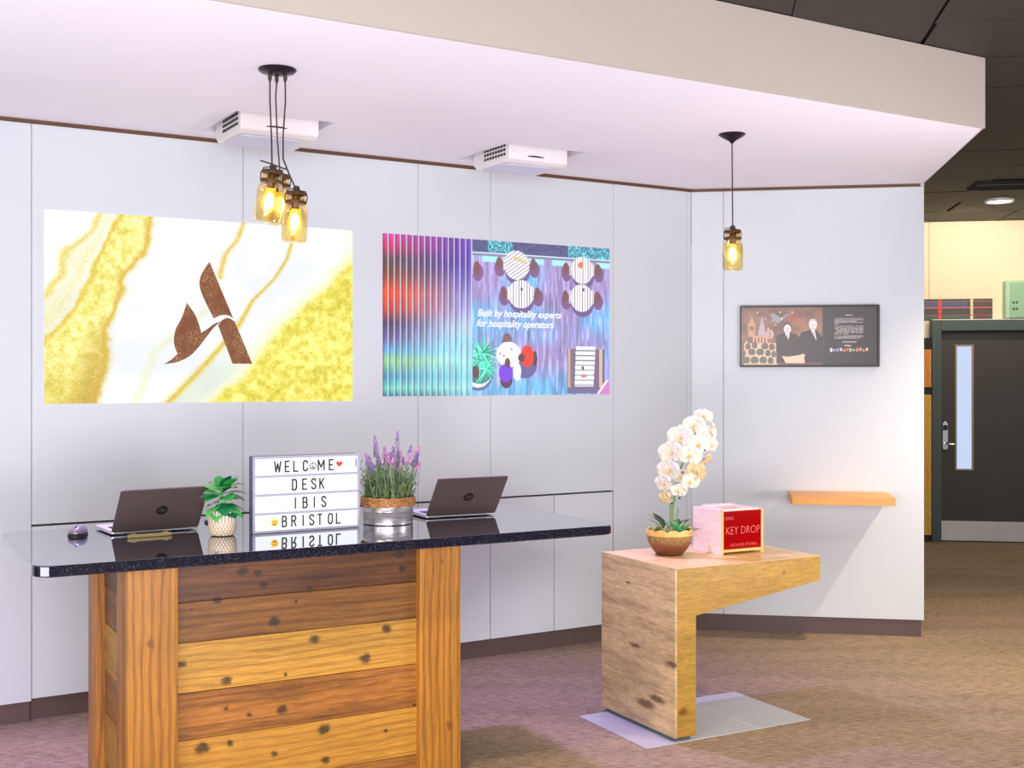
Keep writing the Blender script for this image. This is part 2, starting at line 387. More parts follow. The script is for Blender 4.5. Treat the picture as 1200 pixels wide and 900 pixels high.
# ceiling slot vent
vt = empty('ceiling_vent', (3.93, 9.2, 3.056), AR); tag(vt, 'dark slot vent in the black tiled ceiling just before the round ceiling light', 'vent')
MB().box(-.35, 1.3, -.16, -.13, -.02, .012).box(-.35, 1.3, .13, .16, -.02, .012).build('frame', M['black'], vt)
for k in range(4): MB().box(-.35, 1.3, -.1 + k * .06, -.085 + k * .06, -.012, .012).build('slat', M['gap'], vt)
dl = empty('ceiling_light', (4.10, 9.98, 3.04)); tag(dl, 'round white recessed downlight glowing in the black ceiling above the door', 'light')
MB().lathe([(.095, .012), (.095, 0), (.115, -.006), (.118, .014)], 40, cap=False).build('rim', M['white_plastic'], dl, smooth=True)
MB().lathe([(.001, .006), (.096, .006)], 40, cap=False).build('lens', emis('lamp_white', (1, .96, .88, 1), 14), dl)

# back wall with the door
bw = empty('wall_back', (4.019, 11.4, 0), AR); tag(bw, kind='structure')
MB().box(-1.6, 3.2, .0, .12, 0, 3.056).build('plaster', M['cream'], bw)
MB().box(-.012, -.006, -.004, .0, 2.1, 3.056).build('joint', M['fascia'], bw)
d1 = empty('door_1', (4.019, 11.4, 0), AR); tag(d1, kind='structure')
M['frame'] = plain('grey_green_frame', srgb(66, 82, 80), .45, var=.05)
M['leaf'] = plain('dark_door_leaf', srgb(58, 55, 50), .5, var=.08, scale=6)
MB().box(0, .086, -.1, -.002, 0, 2.108).box(.086, 1.2, -.1, -.002, 2.009, 2.108).box(1.02, 1.2, -.1, -.002, 0, 2.009).build('door_frame', M['frame'], d1, .002)
MB().box(0, 1.2, -.104, -.002, 2.109, 2.116).build('frame_cap', M['white_plastic'], d1)
MB().box(.087, 1.019, -.05, -.002, 1.92, 2.008).build('closer_recess', M['black'], d1)
MB().box(.09, .219, -.07, -.03, .01, 1.919).box(.375, 1.018, -.07, -.03, .01, 1.919).box(.219, .375, -.07, -.03, .01, .685).box(.219, .375, -.07, -.03, 1.869, 1.919).build('door_leaf', M['leaf'], d1)
M['bead'] = plain('pale_bead', srgb(150, 132, 104), .5)
MB().box(.212, .23, -.078, -.06, .678, 1.876).box(.366, .384, -.078, -.06, .678, 1.876).box(.23, .366, -.078, -.06, .678, .694).box(.23, .366, -.078, -.06, 1.86, 1.876).build('glazing_bead', M['bead'], d1, .002)
MB().box(.228, .368, -.056, -.05, .69, 1.865).build('vision_glass', emis('backlit_glass', (.62, .74, 1, 1), .95, .1), d1)
MB().box(.09, 1.018, -.074, -.0701, .012, .198).build('kick_plate', plain('steel_kick', (.62, .6, .57, 1), .38, .6, var=.12, scale=9), d1)
hp = MB().prism(rrect(.098, .146, .876, 1.14, .02), -.088, -.0701, 'y').build('handle_plate', M['chrome'], d1, .002)
MB().box(.102, .143, -.092, -.0885, 1.06, 1.11).build('keypad', M['black'], hp)
MB().tube([(.122, -.088, .935), (.122, -.125, .935), (.14, -.135, .935), (.21, -.135, .93)], .009).build('lever', M['chrome'], hp, smooth=True)
# tartan rug and green box above, timber at left of the door
tr = empty('tartan_cloth', (4.019, 11.4, 0), AR); tag(tr, 'dark tartan cloth with red lines hung on the cream wall above the door frame', 'cloth')
def tart(U, V):
    c = np.zeros(U.shape + (3,)); c[:] = np.array([66, 66, 74]) / 255
    c = put(c, (np.abs(V - .3) < .16) & (np.abs(U - .42) < .28), (70, 84, 120)); c = put(c, np.abs(V - .95) < .2, (62, 92, 84))
    c = put(c, (np.abs(U - .88) < .07), (84, 66, 66))
    c = put(c, np.abs(V - .42) < .025, (215, 92, 88)); c = put(c, np.abs(V - .13) < .02, (150, 104, 80)); c = put(c, np.abs(U - .375) < .02, (220, 60, 55))
    c = put(c, (np.abs(U - .755) < .016), (225, 205, 170)); c = put(c, np.abs(V - .8) < .02, (160, 60, 60))
    return c * (.85 + .3 * vnoise(U, V, 90, 40, 3, 2))[..., None]
raster('woven_cloth', -.2, .565, 2.118, 2.315, -.006, 160, 80, tart, printed('tartan'), tr, .012)
gb = empty('green_box', (4.019, 11.4, 0), AR); tag(gb, 'pale green metal cabinet on the cream wall above the right side of the door', 'cabinet')
M['mint'] = plain('mint_paint', srgb(170, 206, 180), .5, var=.08)
MB().box(.662, 1.4, -.11, -.002, 2.12, 2.476).build('case', M['mint'], gb, .006)
MB().box(.70, 1.38, -.12, -.1105, 2.125, 2.455).build('door', plain('mint_door', srgb(140, 186, 155), .5, var=.1, scale=15), gb, .004)
for x in (.73, .76): 
    for z in (2.27, 2.21): MB().lathe([(.001, .004), (.01, .003), (.012, 0)], 12).build('rivet', M['frame'], gb, loc=(x, -.121, z), rot=(R(90), 0, 0))
lk = empty('timber_post', (4.019, 11.4, 0), AR); tag(lk, 'narrow orange timber post between the white wall end and the door frame', 'post')
MB().box(-.2, -.012, -.13, -.03, .065, 1.40).build('lower_board', wood('post_yellow', srgb(240, 186, 70), srgb(210, 150, 50), (14, 14, 1)), lk, .002)
MB().box(-.2, -.012, -.13, -.03, 1.47, 1.83).build('upper_board', wood('post_orange', srgb(236, 152, 56), srgb(190, 116, 40), (14, 14, 1), seed=3), lk, .002)
for z0, z1 in ((1.4005, 1.4695), (1.8305, 1.94), (.0005, .0645)): MB().box(-.2, -.012, -.12, -.002, z0, z1).build('dark_block', M['gap'], lk)

# ------------------------------------------------------------------ projected pictures
def img1(U, V):
    def curve(pts, v): p = sorted(pts, key=lambda q: q[1]); return np.interp(v, [q[1] for q in p], [q[0] for q in p])
    n = vnoise(U, V, 9, 6, 1, 5); n2 = vnoise(U, V, 60, 36, 5, 3); w = (n - .5) * .07
    c = np.ones(U.shape + (3,)); c[:] = (1.0, 1.0, 1.0)
    c = put(c, np.clip((vnoise(U, V, 5, 4, 9, 4) - .45) * 2.2, 0, .55), (226, 232, 240))
    R1 = curve([(.338, .0), (.307, .191), (.254, .353), (.232, .5), (.202, .617), (.194, .747), (.143, 1)], V) + w
    L1 = curve([(.232, 0), (.187, .15), (.122, .298), (.078, .493), (.0, .701), (-.1, 1)], V) + w
    d = R1 - U; e = U - L1
    gold = np.array([244, 230, 112]) / 255 + (n2[..., None] - .5) * np.array([.30, .32, .7])
    m = np.clip(d / .03, 0, 1) * np.clip(e / .02 + .5, 0, 1); c = put(c, m * .93, gold)
    c = put(c, np.exp(-((d - .012) / .013) ** 2) * .85, (216, 172, 30)); c = put(c, np.exp(-((e - .006) / .011) ** 2) * .8 * (V < .72), (222, 186, 40))
    c = put(c, np.exp(-((d - .04) / .035) ** 2) * np.clip((V - .5) * 2, 0, 1) * .8, (186, 140, 22))
    sA = curve([(.173, .0), (.122, .105), (.057, .201), (.025, .344), (.007, .435), (-.1, .6)], V) + w
    c = put(c, np.exp(-((U - sA) / .016) ** 2) * .75, (226, 196, 56)); c = put(c, np.clip((U - sA) / .05, 0, 1) * np.clip((L1 - U) / .03, 0, 1) * .6, (232, 220, 130))
    c = put(c, np.clip((V - .72) * 5, 0, 1) * np.clip(d / .03, 0, 1) * .35, (206, 176, 40))
    RM = curve([(1.01, .09), (.904, .291), (.781, .483), (.678, .683), (.586, .878), (.481, 1.01)], V) + w * .8
    g2 = np.array([238, 222, 76]) / 255 + (n2[..., None] - .5) * np.array([.34, .36, .65]); g2 = g2 - (vnoise(U, V, 7, 7, 12, 4)[..., None] - .5) * .22 * np.array([.4, .5, .9])
    c = put(c, np.clip((U - RM) / .035 + .1, 0, 1) * .96, g2); c = put(c, np.exp(-((U - RM) / .03) ** 2) * .4, (240, 232, 120))
    B = curve([(.615, 0), (.595, .095), (.554, .181), (.537, .291)], V); c = put(c, np.exp(-((U - B) / .010) ** 2) * .8 * (V < .32), (222, 180, 50))
    Cc = curve([(.79, .0), (.781, .089), (.763, .19), (.72, .305), (.644, .435), (.603, .561), (.537, .7), (.465, .837), (.371, 1)], V)
    wd = .007 + .018 * np.clip(V - .35, 0, 1)
    c = put(c, np.exp(-((U - Cc) / wd) ** 2) * .9, (214, 182, 30)); c = put(c, np.clip((U - Cc) / .02, 0, 1) * np.clip((RM - U) / .04, 0, 1) * np.clip((V - .6) * 2.5, 0, .55), (206, 222, 196))
    Dd = curve([(.52, .42), (.49, .5), (.33, .72), (.27, 1)], V); c = put(c, np.exp(-((U - Dd) / .014) ** 2) * .35 * (V > .42), (226, 222, 120))
    return c
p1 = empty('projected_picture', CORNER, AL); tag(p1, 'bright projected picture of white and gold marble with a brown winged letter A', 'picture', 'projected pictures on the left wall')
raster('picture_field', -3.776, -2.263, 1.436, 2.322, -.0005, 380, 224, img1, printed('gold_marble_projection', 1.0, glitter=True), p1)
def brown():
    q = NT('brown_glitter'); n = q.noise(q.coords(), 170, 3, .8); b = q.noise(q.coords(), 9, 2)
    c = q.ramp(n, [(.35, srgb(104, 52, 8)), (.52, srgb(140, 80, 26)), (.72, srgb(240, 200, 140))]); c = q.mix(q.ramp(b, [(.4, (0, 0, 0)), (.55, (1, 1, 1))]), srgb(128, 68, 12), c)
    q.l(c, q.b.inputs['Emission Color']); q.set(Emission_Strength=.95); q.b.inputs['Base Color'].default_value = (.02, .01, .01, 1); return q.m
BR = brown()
def uvp(pts, x0, x1, z0, z1): return [(x0 + u * (x1 - x0), z1 - v * (z1 - z0)) for u, v in pts]
def smoothpoly(P, n=5, sharp=()):
    out = []; N = len(P)
    for i in range(N):
        p0, p1_, p2, p3 = P[i - 1], P[i], P[(i + 1) % N], P[(i + 2) % N]
        if i in sharp: p0 = p1_
        if (i + 1) % N in sharp: p3 = p2
        for k in range(n):
            t = k / n; out.append(tuple(.5 * (2 * b + (c - a) * t + (2 * a - 5 * b + 4 * c - d) * t * t + (3 * b - a - 3 * c + d) * t ** 3) for a, b, c, d in zip(p0, p1_, p2, p3)))
    return out
bx = (-3.776, -2.263, 1.436, 2.322)
barT = smoothpoly([(.502, .227), (.478, .29), (.469, .35), (.481, .42), (.516, .538), (.532, .524), (.55, .517), (.568, .521), (.580, .535)], 4, (0, 4, 8))
barB = smoothpoly([(.530, .575), (.540, .552), (.552, .538), (.566, .534), (.585, .553), (.644, .787), (.578, .787)], 4, (0, 4, 5, 6))
barB = [p for p in barB]
leaf = smoothpoly([(.429, .456), (.412, .54), (.393, .604), (.388, .677), (.399, .734), (.381, .765), (.356, .792), (.4, .779), (.44, .744), (.471, .688), (.495, .634), (.515, .59), (.538, .556), (.519, .566), (.495, .597), (.475, .619), (.469, .58), (.455, .52)], 4, (0, 4, 6, 12, 15))
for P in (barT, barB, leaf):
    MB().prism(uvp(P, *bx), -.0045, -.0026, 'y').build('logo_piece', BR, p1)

def img2(U, V):
    c = np.zeros(U.shape + (3,)); w1 = .367
    # fluted glass half
    u = U / w1; hot = np.clip(1 - u * .9, 0, 1)[..., None]
    keys = [0, .08, .16, .24, .36, .47, .55, .64, .72, .78, .88, .95, 1]
    kl = np.array([(214, 60, 160), (200, 40, 100), (90, 60, 60), (130, 60, 40), (255, 70, 20), (200, 60, 50), (80, 50, 100), (110, 90, 160), (90, 170, 215), (150, 205, 130), (70, 150, 190), (110, 215, 190), (60, 110, 140)]) / 255.
    kr = np.array([(110, 60, 175), (100, 60, 185), (90, 60, 180), (110, 90, 190), (150, 140, 215), (170, 170, 235), (190, 210, 245), (160, 225, 245), (150, 225, 240), (170, 240, 240), (130, 215, 235), (170, 240, 240), (120, 200, 225)]) / 255.
    A = np.stack([np.interp(V, keys, kl[:, k]) for k in range(3)], -1); B = np.stack([np.interp(V, keys, kr[:, k]) for k in range(3)], -1)
    t = np.clip(u * 1.25 - .1, 0, 1)[..., None]; c = A * (1 - t) + B * t
    c *= (.9 + .35 * vnoise(U, V, 60, 8, 4, 3))[..., None]
    ph = (u * 15) % 1; st = np.exp(-((ph - .9) / .11) ** 2) + np.exp(-((ph + .1) / .11) ** 2)
    wht = np.zeros_like(c); wht[:] = (.93, .94, 1.0); c = put(c, st * .9, wht)
    c = c * (1 - .35 * np.exp(-((ph - .15) / .1) ** 2)[..., None])
    c = put(c, st * np.clip(V * 1.4 - .7, 0, .5), (150, 235, 245))
    # floor half
    x = (U - w1) / (1 - w1)
    n = vnoise(U, V, 70, 5, 8, 4); n2 = vnoise(U, V, 5, 4, 21, 3); n3 = vnoise(U, V, 150, 10, 13, 2)
    a = np.array([150, 130, 190]) / 255; b = np.array([96, 170, 226]) / 255; d = np.array([176, 150, 205]) / 255
    t = np.clip((n2 - .4) * 3 + V * .5 - .1, 0, 1)[..., None]; f = a * (1 - t) + b * t
    f = f * (.72 + .6 * n)[..., None] * (.85 + .3 * n3)[..., None]; f = put(f, np.clip((n3 - .62) * 4, 0, .6), (205, 200, 240))
    c = np.where((U > w1)[..., None], f, c)
    P = U > w1 + .002
    bt = .003 + .075 * x * 0
    tq = vnoise(U, V, 110, 70, 31, 2); band = (V < .078) & P
    bc = np.where((np.abs(tq - .5) < .06)[..., None], np.array([110, 225, 235]) / 255, np.array([40, 110, 140]) / 255)
    m2 = vnoise(U, V, 8, 2, 33, 2)[..., None]; bc = np.where(m2 < .48, np.array([62, 60, 110]) / 255 * (.8 + .5 * tq[..., None]), bc)
    c = np.where(band[..., None], bc, c)
    c = put(c, (V > .078) & (V < .085) & P, (215, 235, 245)); c = put(c, (V > .085) & (V < .103) & P, (120, 120, 160)); c = put(c, (V > .103) & (V < .14) & P & (np.sin(U * 60) > -.4), (160, 235, 245))
    asp = 1.706
    def chair(c, cx, cy, s):
        c = put(c, ell(U, V, cx + .004, cy + .03, .024, .055) & P, (110, 70, 120)); c = put(c, ell(U, V, cx, cy, .014, .042) & P, (110, 62, 62))
        for k in range(3): c = put(c, (np.abs(U - cx - s * (.02 + k * .007)) < .002) & (np.abs(V - cy) < .045) & P, (235, 220, 210))
        return c
    c = chair(c, .388, .18, -1)
    tabs = [(.563, .15, .057, .095), (.582, .338, .058, .093), (.867, .159, .054, .092), (.865, .347, .055, .093)]
    for (tx, ty, rx, ry) in tabs:
        c = put(c, ell(U, V, tx + .004, ty + .035, rx, ry) & P, (96, 70, 128)); c = chair(c, tx - .078, ty - .005, 1); c = chair(c, tx + .075, ty - .008, -1)
    for k, (tx, ty, rx, ry) in enumerate(tabs):
        e = ell(U, V, tx, ty, rx, ry); c = put(c, e, (240, 234, 236))
        ang = .45 if k == 0 else 0
        ln = (np.sin(((U - tx) * asp * math.sin(math.pi / 2 - ang * 2.2) + (V - ty) * math.sin(ang * 2.2)) * 300) > .72)
        c = put(c, e & ln, (120, 104, 120))
    c = put(c, ell(U, V, .86, .125, .013, .022), (214, 110, 70)); c = put(c, (np.abs((V - .11) - (U - .57) * .6) < .008) & (np.abs(U - .575) < .028), (205, 190, 90))
    for q in ((.585, .305), (.873, .29)): c = put(c, ell(U, V, *q, .005, .012), (60, 50, 60))
    # plant in a round pot, bottom left
    c = put(c, ell(U, V, .395, .86, .062, .11) & P, (90, 90, 130)); c = put(c, ell(U, V, .393, .85, .058, .10) & P, (225, 240, 240)); c = put(c, ell(U, V, .398, .83, .062, .095) & P, (30, 120, 110))
    rg = random.Random(4)
    for k in range(150):
        cx, cy = rg.choice([(.415, .73), (.43, .83), (.40, .78), (.415, .72)]); an = rg.uniform(0, 6.28); L = rg.uniform(.03, .075)
        ax, ay = math.cos(an) * L, math.sin(an) * L * asp; px_, py_ = (U - cx), (V - cy); tpar = (px_ * ax * asp * asp + py_ * ay) / (ax * ax * asp * asp + ay * ay)
        dist = np.hypot((px_ - tpar * ax) * asp, py_ - tpar * ay)
        c = put(c, (tpar > 0) & (tpar < 1) & (dist < .0065 * (1 - tpar * .7)) & P, rg.choice([(70, 225, 190), (30, 170, 140), (120, 240, 210), (20, 140, 120)]))
    c = put(c, ell(U, V, .382, .85, .017, .04) & P, (80, 50, 60))
    # people at the round table
    c = put(c, ell(U, V, .60, .80, .055, .09), (90, 80, 140)); c = put(c, ell(U, V, .52, .64, .02, .045), (110, 80, 80)); c = put(c, ell(U, V, .528, .735, .055, .083), (244, 242, 246))
    c = put(c, ell(U, V, .565, .845, .018, .06) , (235, 235, 245)); c = put(c, ell(U, V, .645, .76, .011, .05), (70, 40, 50))
    c = put(c, ell(U, V, .61, .745, .030, .072), (250, 40, 20)); c = put(c, ell(U, V, .585, .755, .016, .028), (90, 40, 50))
    c = put(c, ell(U, V, .517, .90, .027, .055), (80, 30, 60)); c = put(c, ell(U, V, .515, .855, .031, .06), (110, 40, 215)); c = put(c, ell(U, V, .522, .79, .012, .032), (80, 50, 60))
    for q in ((.505, .745), (.54, .70), (.49, .73)): c = put(c, ell(U, V, *q, .004, .007), (150, 90, 90))
    # bench table
    c = put(c, (np.abs(U - .885) < .09) & (np.abs(V - .84) < .15), (100, 88, 130))
    for q, cc in ((.806, (190, 160, 150)), (.819, (120, 90, 100)), (.945, (120, 84, 96)), (.957, (205, 175, 160))): c = put(c, (np.abs(U - q) < .008) & (np.abs(V - .82) < .13), cc)
    bp = [(.837, .672), (.932, .674), (.921, .945), (.831, .944)]
    ip = inpoly(U, V, bp); c = put(c, ip, (244, 240, 246)); c = put(c, ip & (np.sin(V * 190) > .75), (130, 120, 140))
    c = put(c, ell(U, V, .87, .82, .006, .014), (50, 60, 60)); c = put(c, ell(U, V, .875, .874, .014, .012), (214, 110, 110))
    c = put(c, inpoly(U, V, [(.945, 1), (1, .90), (1, 1)]), (206, 110, 190)); c = put(c, np.abs((V - .95) + (U - .965) * 2.0) < .012 * (U > .94) * (V > .9), (240, 230, 245))
    c = np.where((U > w1)[..., None], c * .94 + .12 * np.array([.95, .95, 1.0]), c * .95)
    return c
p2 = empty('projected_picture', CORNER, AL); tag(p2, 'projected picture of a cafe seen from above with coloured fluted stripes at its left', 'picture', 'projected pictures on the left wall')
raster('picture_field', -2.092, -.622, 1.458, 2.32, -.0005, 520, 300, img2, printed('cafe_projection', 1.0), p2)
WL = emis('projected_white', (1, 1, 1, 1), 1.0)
def t2u(u): return -2.092 + u * 1.47
def t2v(v): return 2.32 - v * .862
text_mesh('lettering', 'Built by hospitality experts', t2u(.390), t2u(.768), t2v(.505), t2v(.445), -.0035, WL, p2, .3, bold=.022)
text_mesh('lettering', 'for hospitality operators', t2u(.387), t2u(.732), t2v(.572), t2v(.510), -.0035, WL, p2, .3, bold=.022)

# ------------------------------------------------------------------ projectors in the ceiling
def projector(x, y, wdt, label):
    g = empty('projector', CORNER, AL); tag(g, label, 'projector', 'projectors let into the white ceiling')
    r = empty('unit', (x, y, 2.645), 0, g)
    z1 = .13
    # body: lower edge chamfered, scooped belly toward the wall
    prof = [(0, .015), (.03, 0), (.33, .0), (.37, .03), (.37, z1), (0, z1)]
    def body():
        m = MB(); m.prism([(p[0], p[1]) for p in prof], 0, wdt, 'x'); return m
    b = body().build('body', M['white_plastic'], r, .008, seg=3)
    MB().prism(rrect(.02, wdt - .06, .05, .30, .03), -.006, -.0005).build('lens_cover', plain('lilac_plastic', srgb(214, 214, 236), .35, var=.02), r, .002)
    for i in range(9):
        for j in range(4):
            if i * .028 > .22: continue
            MB().box(-.0025, -.0003, .035 + i * .028, .053 + i * .028, .035 + j * .022, .048 + j * .022).build('vent_hole', M['gap'], r)
    MB().prism([(wdt * .45 + .05 * math.cos(a), .032 + .008 * abs(math.sin(a))) for a in [R(180 - 20 * k) for k in range(10)]], -.0025, -.0003, 'y').build('status_window', M['cord'], r)
    MB().tube([(wdt * .5, .2, z1), (wdt * .5, .2, .385)], .02).build('mount', M['steel'], r)
    return g
projector(-3.06, -.61, .37, 'white projector in the ceiling recess above the gold marble picture')
projector(-1.675, -.605, .355, 'white projector in the ceiling recess above the cafe picture')

# ------------------------------------------------------------------ pendant lamps
M['bulb'] = emis('bulb_glow', (1, .74, .30, 1), 16)
M['filament'] = emis('filament_glow', (1, .90, .66, 1), 22)
def jar(parent, x, y, ztop, tilt=(0, 0), s=1.0):
    j = empty('jar_lamp', (x, y, ztop), 0, parent); j.rotation_euler = (R(tilt[0]), R(tilt[1]), 0); j.scale = (s,) * 3
    pr = [(.030, -.022), (.036, -.030), (.037, -.042), (.046, -.058), (.049, -.075), (.049, -.165), (.046, -.183), (.038, -.187), (.002, -.184)]
    MB().lathe(pr, 32, cap=False).build('glass_jar', M['jar'], j, smooth=True)
    MB().lathe([(.002, .004), (.036, .004), (.039, .0), (.039, -.008), (.034, -.010)], 32, cap=False).lathe([(.037, -.030), (.041, -.033), (.041, -.040), (.037, -.043)], 32, cap=False).build('lid', M['rust'], j, smooth=True)
    MB().lathe([(.035, -.010), (.036, -.020), (.036, -.030)], 32, cap=False).build('neck_glass', M['jar'], j, smooth=True)
    MB().lathe([(.010, .026), (.013, .018), (.013, .004), (.02, .0)], 16).build('cord_grip', M['cord'], j, smooth=True)
    MB().lathe([(.015, -.01), (.017, -.03), (.015, -.058), (.012, -.062)], 20).build('socket', M['rust'], j, smooth=True)
    MB().lathe([(.012, -.058), (.016, -.07), (.027, -.10), (.029, -.118), (.024, -.138), (.010, -.151), (.001, -.153)], 24, cap=False).build('bulb', M['amber'], j, smooth=True)
    MB().lathe([(.001, -.076), (.012, -.086), (.019, -.11), (.015, -.132), (.001, -.142)], 16, cap=False).build('filament', M['filament'], j, smooth=True)
    MB().tube([(-.040, 0, -.036), (-.043, 0, -.010), (-.034, 0, .012), (-.012, 0, .016), (.012, 0, .010), (.036, 0, .006), (.043, 0, -.012), (.040, 0, -.036)], .0022, 6).build('wire_bail', M['cord'], j, smooth=True)
    return j
d2 = empty('pendant_lamp', (-.889, 4.493, 2.7235)); tag(d2, 'dark pendant lamp with a cluster of three glowing glass jars above the desk', 'lamp')
MB().lathe([(.001, 0), (.070, 0), (.072, -.004), (.066, -.012), (.03, -.022), (.002, -.026)], 40, cap=False).build('ceiling_rose', M['ctop'], d2, smooth=True)
for qx, qy in ((-.026, -.01), (.03, .0), (-.005, .015)): MB().lathe([(.007, 0), (.008, -.02), (.003, -.034)], 12).build('cord_grip', M['cord'], d2, loc=(qx, qy, -.018), smooth=True)
jar(d2, .011, -.163 + .02, 2.31 - 2.7235, (0, 7)); jar(d2, .070, .01, 2.256 - 2.7235, (0, 3)); jar(d2, -.012, .11, 2.335 - 2.7235, (2, 0))
def cord(p, pts, r=.0032):
    return MB().tube(pts, r, 8).build('cord', M['cord'], p, smooth=True)
cord(d2, [(-.026, -.01, -.04), (-.024, -.02, -.12), (-.010, -.06, -.27), (.006, -.13, -.38), (.011, -.143, -.40)])
cord(d2, [(.03, 0, -.04), (.031, .0, -.12), (.022, .0, -.25), (.022, .0, -.34), (.045, .005, -.40), (.070, .01, -.455)])
cord(d2, [(-.005, .015, -.04), (-.012, .03, -.10), (-.012, .06, -.25), (-.012, .09, -.32), (-.012, .11, -.372)])
MB().tube([(-.035, -.14, -.372), (.0, -.135, -.382), (.05, -.13, -.40), (.06, -.13, -.403)], .003, 6).build('hanging_hook', M['cord'], d2)
d3 = empty('pendant_lamp', (1.055, 5.686, 2.7235)); tag(d3, 'dark pendant lamp with a single glowing glass jar near the inner wall corner', 'lamp')
MB().lathe([(.001, 0), (.062, 0), (.064, -.004), (.05, -.014), (.015, -.034), (.006, -.045)], 40, cap=False).build('ceiling_rose', M['ctop'], d3, smooth=True)
jar(d3, .003, 0, 2.258 - 2.7235); cord(d3, [(0, 0, -.04), (.001, 0, -.2), (.003, 0, -.445)])

# ------------------------------------------------------------------ welcome desk
DO = (-1.457, 3.617, 0); DA = 29.3; CT = .975
dk = empty('reception_desk', DO, DA); tag(dk, 'reception desk of reclaimed orange boards under a polished black granite worktop', 'desk')
MB().prism(rrect(0, 2.15, 0, .95, .07, 8), CT - .036, CT).build('worktop', M['granite'], dk, .004, seg=3, smooth=False)
ZT = CT - .0365
orange = srgb(184, 122, 36); dko = srgb(132, 76, 18)
def post(x0, x1, y0, y1, sd, kn=(), c=orange, d=dko):
    MB().box(x0, x1, y0, y1, 0, ZT).build('corner_post', wood('post_wood', c, d, (16, 16, .9), .55, kn, .5, sd, .25, srgb(120, 66, 20), ring=.5), dk, .004)
post(.294, .464, .12, .27, 1, [(.373, .12, .677, .013)])
post(1.348, 1.517, .12, .27, 2, [(1.471, .12, .253, .012), (1.44, .12, .87, .006)])
post(.294, .464, .655, .805, 3, c=srgb(190, 126, 60)); post(1.348, 1.517, .655, .805, 4)
K = [(0.693, 0.888, .02), (0.744, 0.878, .015), (0.765, 0.835, .017), (0.604, 0.797, .018), (0.514, 0.77, .006), (0.802, 0.701, .022), (0.483, 0.59, .018), (0.636, 0.516, .021), (0.83, 0.391, .02), (0.714, 0.389, .011), (0.552, 0.298, .026), (0.648, 0.301, .015), (0.805, 0.239, .014), (0.633, 0.423, .009), (1.279, 0.905, .02), (1.289, 0.848, .018), (0.933, 0.806, .013), (0.883, 0.762, .009), (0.952, 0.625, .021), (1.228, 0.633, .021), (1.144, 0.534, .024), (0.845, 0.514, .01), (0.987, 0.299, .026), (0.99, 0.189, .018), (1.224, 0.262, .01), (1.341, 0.34, .009), (.60, .06, .02), (1.1, .08, .022)]
ZS = [ZT, .797, .66, .491, .333, .155, 0]
BC = [((118, 70, 30), (62, 32, 14)), ((150, 98, 38), (88, 52, 18)), ((206, 152, 58), (172, 114, 36)), ((186, 120, 46), (118, 66, 20)), ((204, 146, 52), (166, 106, 32)), ((180, 118, 46), (130, 80, 30))]
for i in range(6):
    ks = [(x, .15, z, r * .8) for x, z, r in K if ZS[i + 1] - .01 < z < ZS[i] + .01]
    c, d = BC[i]; kc = srgb(38, 26, 16)
    mt = wood('reclaimed_board', srgb(*c), srgb(*d), (.7, 15, 22), .75 if i in (0, 1, 3) else .45, ks, .5, i + 5, .38, kc, ring=.35, patch=(.35, .25, .05, .45, .08, .2)[i])
    MB().box(.46, 1.352, .150 + (i % 3) * .0015, .175, ZS[i + 1] + .0007, ZS[i] - .0007).build('board', mt, dk, .002)
    ms = wood('side_board', srgb(*[min(255, int(v * .95)) for v in c]), srgb(*d), (15, 1.1, 15), .6, (), .5, i + 20, .4, patch=.3)
    MB().box(.325 + (i % 2) * .0015, .35, .268, .657, ZS[i + 1] + .0007, ZS[i] - .0007).build('board', ms, dk, .002)
    MB().box(1.46, 1.485, .268, .657, ZS[i + 1] + .0007, ZS[i] - .0007).build('board', ms, dk, .002)
MB().box(.46, 1.352, .78, .80, 0, ZT).build('rear_panel', wood('rear_wood', srgb(200, 130, 60), dko, (1.1, 15, 15)), dk)

